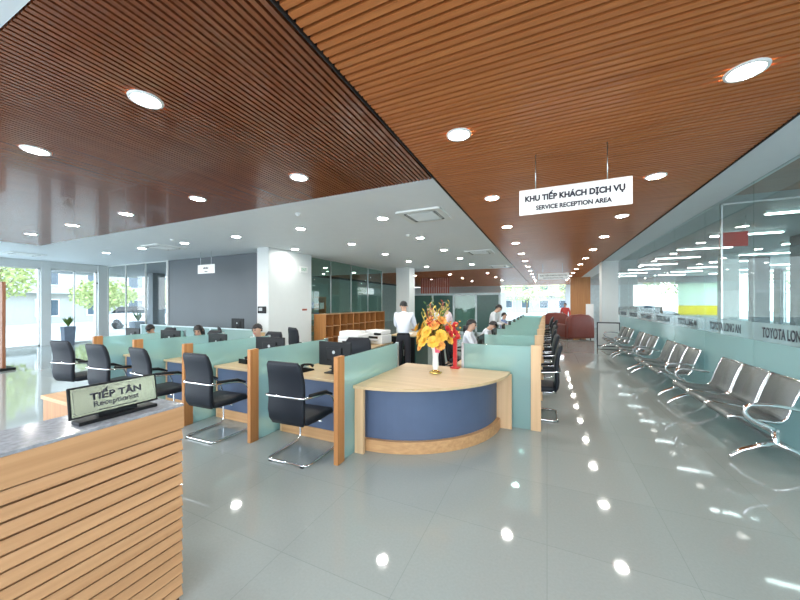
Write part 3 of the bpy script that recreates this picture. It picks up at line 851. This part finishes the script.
# sofas
def make_sofa():
    t = thing('sofa', '', 'sofa')
    rings = []
    for (x, z, d) in [(-.62, .62, .6), (-.60, .95, .45), (-.4, 1.08, .30), (0, 1.12, .28), (.4, 1.08, .30), (.60, .95, .45), (.62, .62, .6)]:
        rings.append([(x, -.40+c, z/2+.04+e) for c, e in rrect(.22, z-.02, .08)])
    MB().loft(rings).done('backrest', 'redleather', t)
    MB().box(-.5, .5, -.3, .4, .12, .48, .06).done('seat', 'redleather', t)
    for s in (-1, 1): MB().box(s*.56-.09, s*.56+.09, -.4, .42, .06, .68, .06).done('armrest', 'redleather', t)
    for s in (-1, 1):
        for q in (-.35, .35): MB().cyl(s*.55, q, 0, .08, .025, 8).done('leg', 'black', t)
    return t
sofa = make_sofa(); sofa.location = (1.15, 16.9, 0); sofa['label'] = 'larger red-brown leather armchair at the end of the aisle'; sofa['group'] = 'red leather armchairs'
sofa.rotation_euler = (0, 0, .5)
copy_tree(sofa, (.55, 19.5, 0), -.3, 'farther red-brown armchair partly hidden behind the nearer one')
t = thing('banner_stand', 'narrow white banner stand beside the red armchair', 'banner', (1.95, 18.6, 0))
MB().box(-.2, .2, -.1, .1, 0, .04, .01).done('base', 'grey_plastic', t); MB().box(-.17, .17, -.005, .005, .04, 1.6).done('panel', 'paper', t)

# =================================================================== BACK OFFICE
for i in range(5):
    y0 = 8.9+.88*i
    t = thing('open_cabinet', 'open oak pigeonhole cabinet against the green glass, %s from the white block' % ORD[i], 'cabinet', (-7.4, y0, 0), 0, 'open cabinets along the green glass')
    MB().box(0, .5, 0, .03, 0, 1.24).box(0, .5, .85, .88, 0, 1.24).box(0, .02, .03, .85, 0, 1.24).done('carcass', 'oak_z', t)
    MB().box(0, .51, 0, .88, 1.24, 1.265).done('top', 'oak_y', t)
    for z in (.04, .42, .82): MB().box(.02, .49, .03, .85, z, z+.02).done('shelf', 'oak_y', t)
    MB().box(.02, .49, .43, .45, 0, 1.24).done('divider', 'oak_z', t)
t = thing('printer_table', 'pale table carrying the white printers behind the round counter', 'table', (-3.75, 6.0, 0))
MB().box(-.45, .45, -.8, .8, .70, .73, .003).done('tabletop', 'ash', t)
for s in (-1, 1):
    for q in (-1, 1): MB().box(s*.41-.025, s*.41+.025, q*.75-.025, q*.75+.025, 0, .70).done('leg', 'white_plastic', t)
MB().box(-.40, .40, -.72, -.70, .2, .7).done('back_panel', 'ash_z', t)
def make_printer():
    t = thing('printer', '', 'printer')
    MB().box(-.25, .25, -.21, .21, 0, .20, .02).done('body', 'white_plastic', t)
    MB().box(-.23, .23, -.19, .20, .205, .30, .02).done('scanner_lid', 'white_plastic', t)
    MB().box(-.16, .16, -.30, -.19, .08, .09).done('paper_tray', 'grey_plastic', t)
    MB().box(-.14, .14, -.214, -.208, .12, .17).done('output_slot', 'black', t)
    MB().box(.05, .22, -.235, -.195, .205, .25).done('control_panel', 'black', t)
    return t
pr = make_printer(); pr.location = (-3.55, 5.5, .73); pr['label'] = 'nearest white printer on the pale table'; pr['group'] = 'printers'
copy_tree(pr, (-3.95, 6.05, .73), .1, 'middle white printer on the pale table')
copy_tree(pr, (-3.55, 6.5, .73), -.1, 'farthest white printer beside the man in white shirt')
t = thing('standing_desk', 'dark cabinet desk between the three standing men', 'desk', (-3.1, 7.35, 0))
MB().box(-.32, .32, -.42, .42, .04, .86).done('body', 'dark_teal', t); MB().box(-.34, .34, -.44, .44, .86, .89, .003).done('top', 'ash', t)
for k in range(2): 
    d = MB().box(-.30+k*.31, -.01+k*.31, -.435, -.42, .08, .84).done('door', 'black', t); MB().box(-.04+k*.06, -.03+k*.06, -.45, -.435, .4, .55).done('handle', 'steel', d)
papers(-3.1, 7.2, .89, .3, 'white papers on the dark cabinet desk between the men', 6)
# low white counter wall behind the left employees
t = thing('low_screen', 'long low white screen in front of the grey wall', 'screen', (-10.3, 6.0, 0))
MB().box(-1.8, 3.4, -.02, .02, .08, .93).done('panel', 'frost', t)
MB().box(-1.8, 3.4, -.03, .03, .93, .96).done('top_rail', 'frame_blue', t)
for k in range(4): MB().box(-1.8+k*1.715, -1.75+k*1.715, -.03, .03, 0, .93).done('post', 'frame_blue', t)
t = thing('back_desk', 'oak desk behind the low white screen near the white block', 'desk', (-7.9, 6.35, 0))
MB().box(-.7, .6, -.28, .34, .78, .81).done('desktop', 'ash', t); MB().box(-.7, -.67, -.28, .32, 0, .78).box(.57, .6, -.28, .32, 0, .78).done('side_panel', 'ash_z', t)
copy_tree(mon, (-8.0, 6.35, .81), 0, 'black monitor on the oak desk near the white block')
# booth
t = thing('office_booth', 'glazed office booth with dark green panes at the back of the hall', 'booth', (-7.0, 17.0, 0))
W = 4.8
f = MB().box(0, W, -.03, .03, 2.07, 2.18).box(0, W, -.03, .03, 0, .12)
for k in range(5): f.box(k*W/4-.05, k*W/4+.05, -.03, .03, 0, 2.1)
f.done('frame', 'frame_blue', t)
for k in range(4):
    MB().box(k*W/4+.05, (k+1)*W/4-.05, -.005, .005, .12, 2.07).done('pane', 'dark_teal' if k != 2 else 'green_glass', t)
MB().box(W-.03, W+.03, 0, 2.6, 0, 2.18).done('side_wall', 'frame_blue', t)
MB().box(2.45, 3.55, .3, .34, .2, 2.0).done('inner_board', 'white_wall', t)
t = thing('wood_screen', 'red-brown slatted wood screen above the office booth', 'screen', (-6.5, 19.5, 0))
b = MB()
for k in range(16): b.box(-.95+k*.12, -.87+k*.12, -.02, .02, 2.0, HC)
b.done('slats', 'redslat', t); MB().box(-.97, 1.0, -.03, .03, 1.95, 2.0).box(-.97, -.93, -.03, .03, 0, 2).box(.96, 1.0, -.03, .03, 0, 2).done('frame', 'redslat', t)
# store room content
for i in range(3):
    t = thing('storage_rack', 'tall oak storage rack inside the store room, %s from the front' % ORD[i], 'rack', (-10.6-.5*i, 10.2+1.9*i, 0), 0, 'racks in the store room')
    MB().box(-.25, .25, -.7, -.66, 0, 2.0).box(-.25, .25, .66, .7, 0, 2.0).done('upright', 'oak_z', t)
    for z in (.1, .7, 1.3, 1.95): MB().box(-.25, .25, -.66, .66, z, z+.03).done('shelf', 'oak_y', t)
    for k, z in enumerate((.13, .73, 1.33)):
        for q in range(3):
            o = MB().box(-.18, .18, -.17, .17, 0, .3+.04*((q+k) % 3), .01).done('storage_box', ['paper', 'shirt_blue', 'oak_z'][(q+k+i) % 3])
            o.location = (-10.6-.5*i, 10.2+1.9*i-.44+.44*q, z); tag(o, 'storage box, %s place on the %s shelf of the %s store room rack' % (['front', 'middle', 'rear'][q], ['bottom', 'middle', 'top'][k], ORD[i]), 'box', 'boxes on the store room racks')
# left wood board
t = thing('notice_stele', 'tall brown wooden board standing at the far left edge', 'board', (-12.35, 3.05, 0))
MB().box(-.5, .35, -.03, .03, .06, 2.17, .004).done('panel', 'brownboard', t); MB().box(-.55, .4, -.18, .18, 0, .06, .005).done('base', 'black', t)

# =================================================================== PEOPLE
def skin_obj(name, verts, edges, radii, mat, parent, sub=1, root=0):
    me = bpy.data.meshes.new(name); me.from_pydata([tuple(v) for v in verts], edges, []); me.update()
    o = bpy.data.objects.new(name, me); C.objects.link(o); o.parent = parent
    me.materials.append(M[mat])
    sk = o.modifiers.new('skin', 'SKIN'); sk.use_smooth_shade = True
    if not me.skin_vertices: 
        bpy.context.view_layer.objects.active = o
    L = me.skin_vertices[0].data
    for i, r in enumerate(radii):
        L[i].radius = r if isinstance(r, tuple) else (r, r); L[i].use_root = (i == root)
    s = o.modifiers.new('sub', 'SUBSURF'); s.levels = sub; s.render_levels = sub
    return o
class Sk:
    def __init__(s): s.v = []; s.e = []; s.r = []; s.root = []
    def add(s, p, r, prev=None):
        s.v.append(Vector(p)); s.r.append(r); i = len(s.v)-1
        if prev is not None: s.e.append((prev, i))
        else: s.root.append(i)
        return i
    def chain(s, pr, prev=None):
        for p, r in pr: prev = s.add(p, r, prev)
        return prev
    def obj(s, name, mat, parent, sub=1):
        o = skin_obj(name, s.v, s.e, s.r, mat, parent, sub)
        L = o.data.skin_vertices[0].data
        for i in s.root: L[i].use_root = True
        return o
def person(label, loc, rz, pose='stand', lean=.08, head=.2, shirt='shirt_white', trousers='trousers', hair='short', arms='desk', turn=0, scale=1.0):
    """faces local +y"""
    t = thing('person', label, 'person', loc, rz); t.scale = (scale,)*3
    ph = .92 if pose == 'stand' else .53
    hip = Vector((0, 0, ph))
    def up(d, side=0, fwd=0):      # point along leaning spine
        return hip + Vector((side, math.sin(lean)*d+math.cos(lean)*fwd, math.cos(lean)*d-math.sin(lean)*fwd))
    waist, chest, nb = up(.16), up(.36, 0, .0), up(.49, 0, -.005)
    nk = up(.53, 0, .012)
    hb = nk + Vector((0, .0, .0))
    la = lean+head
    def hp(d, fwd=0, side=0):
        p = Vector((side, math.sin(la)*d+math.cos(la)*fwd, math.cos(la)*d-math.sin(la)*fwd))
        return hb + Matrix.Rotation(turn, 3, 'Z') @ p
    sh = [up(.455, s*.175) for s in (-1, 1)]
    if arms == 'desk':
        tgt = [Vector((s*.13, (.42 if pose == 'sit' else .40)+.0, ph+(.27 if pose == 'sit' else .12))) for s in (-1, 1)]
    elif arms == 'down':
        tgt = [Vector((s*.25, .06, ph-.10)) for s in (-1, 1)]
    else:
        tgt = [Vector((s*.12, .36, ph+.30)) for s in (-1, 1)]
    elbows, wrists = [], []
    for i, s in enumerate((-1, 1)):
        a, c = sh[i], tgt[i]; mid = (a+c)/2; dd = (c-a).length; Lr = .27
        if dd > 2*Lr: c = a+(c-a)*(2*Lr-.01)/dd; dd = 2*Lr-.01; mid = (a+c)/2
        h = math.sqrt(max(0, Lr*Lr-dd*dd/4)); dirv = (c-a).normalized()
        bend = Vector((s*.5, -.6, -.6)); bend = (bend-dirv*bend.dot(dirv)).normalized()
        elbows.append(mid+bend*h); wrists.append(c)
    if pose == 'stand':
        hips = [Vector((s*.085, 0, ph-.04)) for s in (-1, 1)]; knees = [Vector((s*.10, .02, .49)) for s in (-1, 1)]
        ank = [Vector((s*.11, -.03, .09)) for s in (-1, 1)]
    else:
        hips = [Vector((s*.09, .04, ph)) for s in (-1, 1)]; knees = [Vector((s*.12, .44, ph-.01)) for s in (-1, 1)]
        ank = [Vector((s*.12, .42, .09)) for s in (-1, 1)]
    # body
    b = Sk()
    p0 = b.add(hip, (.11, .085)); p1 = b.add(waist, (.10, .075), p0); p2 = b.add(chest, (.10, .068), p1)
    p3 = b.add(nb, (.052, .05), p2); p4 = b.add(nk, (.052, .052), p3)
    p5 = b.add(hp(.06, .02), (.062, .07), p4); p6 = b.add(hp(.13, .015), (.074, .088), p5); b.add(hp(.205, .0), (.055, .068), p6)
    for i, s in enumerate((-1, 1)):
        a = b.add(sh[i], .045, p2); c = b.add(elbows[i], .036, a)
        w = b.add(wrists[i], .024, c)
        d = (wrists[i]-elbows[i]).normalized()
        side = Vector((0, 0, 1)).cross(d).normalized(); dn = d.cross(side).normalized()
        if dn.z > 0: dn = -dn
        pm = wrists[i]+d*.055; b.add(pm, (.034, .018), w)
        for k in range(4):
            off = side*(-.027+.018*k); ln = [.062, .072, .068, .052][k] if s < 0 else [.052, .068, .072, .062][k]
            b.chain([(pm+off*.8-d*.01, .009), (pm+off+d*(.03+ln*.3)+dn*.004, .0085), (pm+off+d*(.03+ln*.7)+dn*.014, .0078), (pm+off+d*(.025+ln)+dn*.03, .0065)])
        th = side*(-s)*.03*(-1 if s > 0 else -1)
        b.chain([(wrists[i]+d*.02+th*.6, .011), (wrists[i]+d*.05+th*1.5, .0095), (wrists[i]+d*.085+th*1.6+dn*.01, .008)])
        l = b.add(hips[i], .07, p0); kn = b.add(knees[i], .05, l); an = b.add(ank[i], .034, kn); b.add(ank[i]+Vector((0, .12, -.055)), (.032, .022), an)
    # ears, nose
    for s in (-1, 1): b.chain([(hp(.125, .0, s*.068), .010), (hp(.135, -.005, s*.084), .014), (hp(.105, .0, s*.078), .009)])
    b.chain([(hp(.135, .085), .009), (hp(.115, .108), .012), (hp(.105, .098), .011)])
    b.obj('body', 'skin', t, 2)
    def face_part(name, pts, r, mat):
        m = MB()
        for p in pts: m.ball(p, r, 8, 6)
        m.done(name, mat, t)
    for s in (-1, 1): face_part('eye', [hp(.14, .088, s*.032)], .011, 'black')
    m = MB(); m.tube([hp(.07, .084, -.025), hp(.068, .094, 0), hp(.07, .084, .025)], .006, 6); m.done('mouth', 'pink', t)
    for s in (-1, 1):
        m = MB(); m.tube([hp(.162, .088, s*.015), hp(.168, .088, s*.035), hp(.16, .078, s*.052)], .005, 5); m.done('eyebrow', 'hair', t)
    # hair cap: ellipsoid shell covering the top and back of the head
    m = MB(); rings = []
    c = hp(.145, -.006); U = (hp(.3)-hp(.1)).normalized(); Fw = (hp(.1, .2)-hp(.1, 0)).normalized(); S = U.cross(Fw)
    nseg = 20
    for i in range(9):
        ph_ = i/8
        ring = []
        for k in range(nseg):
            a = 2*PI*k/nseg; f = math.sin(a)           # +1 front, -1 back
            low = .38 if f > .25 else (.56+.18*(-f) if f < 0 else .54)
            if hair != 'long': low += .03*math.sin(k*2.7)
            if hair == 'long' and f < .45: low = 1.05
            ang = max(.02, ph_*low*PI)
            jit = 1+.05*math.sin(k*5.1+i*3.3)
            rx, ry, rz_ = .085*jit, .103*jit, .096*jit
            ring.append(c+S*math.cos(a)*rx*math.sin(min(ang, PI*.62))+Fw*f*ry*math.sin(min(ang, PI*.62))+U*rz_*math.cos(min(ang, PI*.62))-U*max(0, ang-PI*.62)*.14)
        rings.append(ring)
    o = m.loft(rings, cap=True).done('hair', 'hair', t)
    if hair == 'long':
        m = MB(); m.tube([hp(.16, -.09), hp(.06, -.11), hp(-.04, -.11), hp(-.14, -.10)], [.05, .075, .075, .03], 10); m.done('ponytail', 'hair', t)
    # shirt
    q = Sk(); s0 = q.add(hip+Vector((0, 0, -.02)), (.150, .110)); s1 = q.add(waist, (.138, .102), s0); s2 = q.add(chest, (.158, .112), s1); s3 = q.add(up(.46, 0, -.01), (.105, .085), s2); q.add(up(.525, 0, .0), (.066, .066), s3)
    for i, s in enumerate((-1, 1)):
        a = q.add(sh[i], .066, s2); c = q.add(elbows[i], .052, a); q.add(elbows[i]+(wrists[i]-elbows[i])*.86, .037, c)
    q.obj('shirt', shirt, t, 2)
    q = Sk(); s0 = q.add(hip+Vector((0, 0, -.03)), (.13, .11)); q.chain([(up(.03), (.148, .115)), (up(.075), (.146, .112))], s0)
    for i, s in enumerate((-1, 1)):
        a = q.add(hips[i], .092, s0); c = q.add(knees[i], .068, a); q.add(ank[i]+Vector((0, 0, .02)), .055, c)
    q.obj('trousers', trousers, t, 2)
    m = MB().tube([up(.02, .135*math.cos(a_), .10*math.sin(a_)) for a_ in [2*PI*k/16 for k in range(16)]], .016, 6, loop=True); m.done('belt', 'black', t)
    for i in range(2):
        m = MB(); rings = []
        for (y, w, h) in [(-.06, .05, .06), (-.03, .075, .09), (.04, .08, .085), (.12, .09, .06), (.18, .08, .045), (.21, .04, .03)]:
            rings.append([(ank[i].x+a, ank[i].y+y, h/2+.001+c_) for a, c_ in rrect(w, h, min(w, h)*.35)])
        m.loft(rings).done('shoe', 'shoe', t)
    return t
person('man in white shirt and dark trousers standing with his back to us', (-2.86, 6.40, 0), .15, 'stand', .12, .45, 'shirt_white', arms='desk', turn=.5, scale=1.02)
person('man in white shirt bending over papers, right of the man seen from behind', (-2.28, 7.25, 0), PI/2-.1, 'stand', .30, .5, 'shirt_white', arms='desk', scale=1.0)
person('man in pale pink shirt standing behind the flowers', (-2.30, 8.05, 0), PI*.68, 'stand', .12, .35, 'shirt_pink', arms='desk', scale=1.0)
person('young man with cropped black hair seated at the second desk', (-4.93, 4.40, 0), PI+.1, 'sit', .08, .15, 'shirt_grey', scale=.98)
person('woman in blue with black hair tied back, seated at the fourth desk', (-6.22, 4.10, 0), PI+.7, 'sit', .14, .3, 'shirt_blue', hair='long', scale=.96)
person('person with black hair bending at the leftmost desk', (-7.92, 4.20, 0), PI+.6, 'sit', .22, .5, 'shirt_grey', scale=.95)
person('man in white shirt seated at the second aisle desk', (-1.55, 6.72, 0), -PI/2+.1, 'sit', .10, .25, 'shirt_white', scale=1.02)
person('dark-haired man bending low over the third aisle desk', (-1.52, 8.15, 0), -PI/2, 'sit', .38, .5, 'shirt_white', scale=1.0)
person('man in white shirt standing and leaning over the aisle desks', (-1.52, 9.9, 0), -PI/2-.2, 'stand', .25, .45, 'shirt_grey', scale=.98)
person('far worker in dark blue seated at the end of aisle row', (-1.5, 12.4, 0), -PI/2, 'sit', .05, .1, 'shirt_blue', scale=1.0)
person('person in red standing by the far red armchair', (.95, 20.6, 0), PI*.9, 'stand', .03, .05, 'shirt_red', arms='down', scale=.98)

# =================================================================== WORKSHOP HALL (beyond the glass)
t0 = thing('strip_light', '', 'ceiling light')
MB().box(-.62, .62, -.05, .05, -.05, 0).done('housing', 'white_plastic', t0)
MB().box(-.60, .60, -.035, .035, -.07, -.05).done('tube', 'strip_light', t0)
k = 0
for j in range(8):
    for i in range(3):
        lb = 'lit strip light on the workshop ceiling, %s row back, %s from the glass wall' % (ORD[j], ORD[i])
        pos = (4.1+2.2*i, 7.8+2.1*j, HC)
        if k == 0: t0.location = pos; t0['label'] = lb; t0['group'] = 'workshop strip lights'
        else: copy_tree(t0, pos, 0, lb)
        k += 1
for (x, y, lb) in ((5.5, 14.3, 'white_wall'), (6.9, 15.8, 'grey_wall'), (5.6, 10.9, 'grey_wall')):
    struct(MB().box(x-.2, x+.2, y-.2, y+.2, 0, HC), 'wall_workshop_pillar', lb)
t = thing('window_banner', 'large banner with yellow lower half on the workshop window', 'banner', (8.2, 24.8, 0))
MB().box(-.95, 1.05, 0, .01, .95, 1.5).done('yellow_print', 'yellow', t); MB().box(-.95, 1.05, 0, .01, 1.5, 2.84).done('upper_print', 'palegreen', t)
t = thing('red_banner', 'red hanging banner in the workshop beyond the glass', 'banner', (3.15, 8.0, 2.70))
MB().box(-.2, .2, -.006, .006, 0, .27).done('panel', 'red', t)
for s in (-1, 1): MB().cyl(s*.17, 0, .27, HC-2.70, .005, 6).done('rod', 'steel', t)
def make_car(name, label, loc, rz):
    t = thing(name, label, 'car', loc, rz)
    rings = []
    prof = [(-2.1, .45, .75), (-2.05, .35, .95), (-1.6, .30, 1.02), (-1.2, .28, 1.05), (-.6, .28, 1.06), (.9, .28, 1.0), (1.6, .30, .92), (2.0, .36, .80), (2.1, .45, .65)]
    for x, zb, zt in prof: rings.append([(x, c, (zb+zt)/2+e) for c, e in rrect(1.7, zt-zb, .12)])
    MB().loft(rings).done('car_body', 'carpaint', t)
    rings = []
    for x, w, zt in [(-1.75, 1.4, 1.06), (-1.35, 1.3, 1.42), (-.4, 1.25, 1.5), (.3, 1.3, 1.42), (.95, 1.4, 1.04)]:
        rings.append([(x, c, (1.0+zt)/2+e) for c, e in rrect(w, zt-1.0+.02, .02)])
    MB().loft(rings).done('cabin', 'screen', t)
    for s in (-1, 1):
        for x in (-1.3, 1.35):
            m = MB().lathe([(.18, -.1), (.32, -.1), (.33, 0), (.32, .1), (.18, .1)]); m.bm.transform(Matrix.Translation((x, s*.75, .33)) @ Matrix.Rotation(PI/2, 4, 'X')); m.done('wheel', 'black', t)
    return t
make_car('car', 'white car parked in the workshop beyond the glass', (5.3, 22.0, 0), .2)
make_car('car', 'white car parked outside the left glass corner', (-24.5, 12.5, -.05), .5)

# =================================================================== OUTSIDE
struct(MB().box(-90, -17.7, -40, 90, -.15, -.05), 'ground', 'concrete')
struct(MB().box(-17.7, 10, 31.6, 90, -.15, -.05), 'ground', 'concrete')
struct(MB().box(10, 90, -40, 90, -.15, -.05), 'ground', 'concrete')
struct(MB().box(-17.7, 10, -40, -3.5, -.15, -.05), 'ground', 'concrete')
struct(MB().box(-24, -13.2, 7.5, 11.5, HC-.02, HC+.1), 'exterior_canopy', 'grey_wall')
struct(MB().box(-19.7, -19.1, 10, 10.6, 0, HC), 'exterior_pillar', 'grey_wall')
struct(MB().box(-17.7, -13.1, 7.6, 20, -.1, 0), 'ground', 'concrete')
def planter(x, y, label, q=.5, hh=1.):
    t = thing('planter', label, 'plant', (x, y, 0))
    MB().loft([[(a*.4*q, c*.4*q, z) for a, c in ((-1, -1), (1, -1), (1, 1), (-1, 1))] if z < .1 else [(a*.5*q, c*.5*q, z) for a, c in ((-1, -1), (1, -1), (1, 1), (-1, 1))] for z in (0, hh*.8)], smooth=False).done('pot', 'pot', t)
    b = MB()
    for k in range(14):
        a = k*2.4; l = .5+.2*random.random()
        p = Vector((0, 0, hh*.8)); l *= hh*.8; d = Vector((math.cos(a)*.5, math.sin(a)*.5, .9)).normalized(); w = d.cross(Vector((0, 0, 1))).normalized()*.05
        b.quad(p-w*.5, p+d*l*.5-w, p+d*l, p+d*l*.5+w)
    b.done('leaves', 'leaf', t, recalc=False)
planter(-17.2, 8.4, 'blue-grey square planter with spiky plant outside the glass corner')
planter(-17.3, 6.05, 'blue-grey planter with spiky plant beside the left facade pillar', .35, .9)
def tree(x, y, h, r, label, seed):
    rnd = random.Random(seed)
    t = thing('tree', label, 'tree', (x, y, -.05), 0, 'trees outside')
    b = MB().tube([(0, 0, 0), (.05, .05, h*.4), (0, .1, h*.7)], [.14, .1, .05], 8)
    for k in range(5):
        a = k*1.3; b.tube([(0, .05, h*.4), (r*.6*math.cos(a), r*.6*math.sin(a), h*.7)], [.06, .02], 6)
    b.done('trunk', 'bark', t)
    b = MB()
    for k in range(1300):
        while True:
            v = Vector((rnd.uniform(-1, 1), rnd.uniform(-1, 1), rnd.uniform(-1, 1)))
            if v.length < 1: break
        p = Vector((v.x*r, v.y*r, h*.68+v.z*h*.34)); q = Vector((rnd.uniform(-1, 1), rnd.uniform(-1, 1), rnd.uniform(-1, 1))).normalized()*.22
        w = q.orthogonal().normalized()*.1
        b.quad(p, p+q*.5+w, p+q, p+q*.5-w)
    b.done('foliage', 'tree_leaf', t, recalc=False)
for i, (x, y, h, r, lb) in enumerate([(-30, 12.5, 3.4, 1.9, 'bushy green tree outside the left glass corner'), (-30, 17.5, 3.6, 2.2, 'second green tree outside the left glass corner, farther off'),
        (-29, 7.0, 5.2, 1.8, 'yellow-green tree outside the leftmost window'), 
        (-8, 50, 6, 3.2, 'tree outside the far end window, left one'), (3, 52, 6, 3.2, 'tree outside the far end window, right one'),
        (12, 40, 6, 3.2, 'tree outside the workshop end windows'), (18, 34, 6, 3.0, 'tree outside the corner of the workshop'), (20, 20, 6, 3.0, 'tree outside the workshop side windows'), (-3, 56, 5, 4, 'middle tree outside the far end window')]):
    tree(x, y, h, r, lb, i)
def building(name, label, x, y, w, d, h, rz, cols, rows):
    t = thing(name, label, 'building', (x, y, -.05), rz)
    MB().box(-w/2, w/2, 0, d, 0, h).box(-w/2-.2, w/2+.2, -.2, d, h, h+.3).done('walls', 'building', t)
    for i in range(cols):
        for j in range(rows):
            cx = -w/2+(i+.5)*w/cols; cz = (j+.5)*h/rows
            f = MB().box(cx-.75, cx+.75, -.08, 0, cz-.75, cz+.75).done('window', 'white_plastic', t)
            MB().box(cx-.65, cx+.65, -.1, -.08, cz-.65, cz+.65).done('pane', 'winglass', f)
    for j in range(1, rows): MB().box(-w/2, w/2, -.9, 0, j*h/rows-.1, j*h/rows+.1).done('balcony', 'building', t)
building('apartment_building', 'white building with windows outside the left facade', -38, 12, 30, 10, 13, PI/2+.1, 9, 5)
building('town_house', 'pale building across the street beyond the left glass corner', -42, 42, 16, 8, 7, .5, 5, 2)
building('far_house', 'pale house outside the window at the far end', -2, 62, 18, 8, 6, 0, 6, 2)

# =================================================================== LIGHT
w = bpy.data.worlds.new('sky'); scene.world = w; w.use_nodes = True; nt = w.node_tree; nt.nodes.clear()
out = nt.nodes.new('ShaderNodeOutputWorld'); bg = nt.nodes.new('ShaderNodeBackground')
tc = N(nt, 'ShaderNodeTexCoord'); sx = N(nt, 'ShaderNodeSeparateXYZ'); nt.links.new(tc.outputs['Generated'], sx.inputs[0])
nt.links.new(ramp(nt, sx.outputs['Z'], [(.0, (.93, .96, 1)), (.5, (.62, .80, 1))]), bg.inputs[0])
bg.inputs[1].default_value = 4.8
nt.links.new(bg.outputs[0], out.inputs[0])
sun = bpy.data.lights.new('sun', 'SUN'); sun.energy = 1.0; sun.angle = .05; sun.color = (1, .96, .88)
so = bpy.data.objects.new('sun', sun); C.objects.link(so); so.rotation_euler = (math.radians(28), math.radians(-12), 0)

vs = scene.view_settings
scene.display_settings.display_device = 'sRGB'
vs.view_transform = 'Standard'; vs.look = 'None'; vs.gamma = 1; vs.use_curve_mapping = False; vs.exposure = 0.52
cy = scene.cycles
cy.max_bounces = 10; cy.diffuse_bounces = 4; cy.glossy_bounces = 5; cy.transparent_max_bounces = 24; cy.transmission_bounces = 6
cy.sample_clamp_indirect = 6; cy.caustics_reflective = False; cy.caustics_refractive = False
cy.use_denoising = True
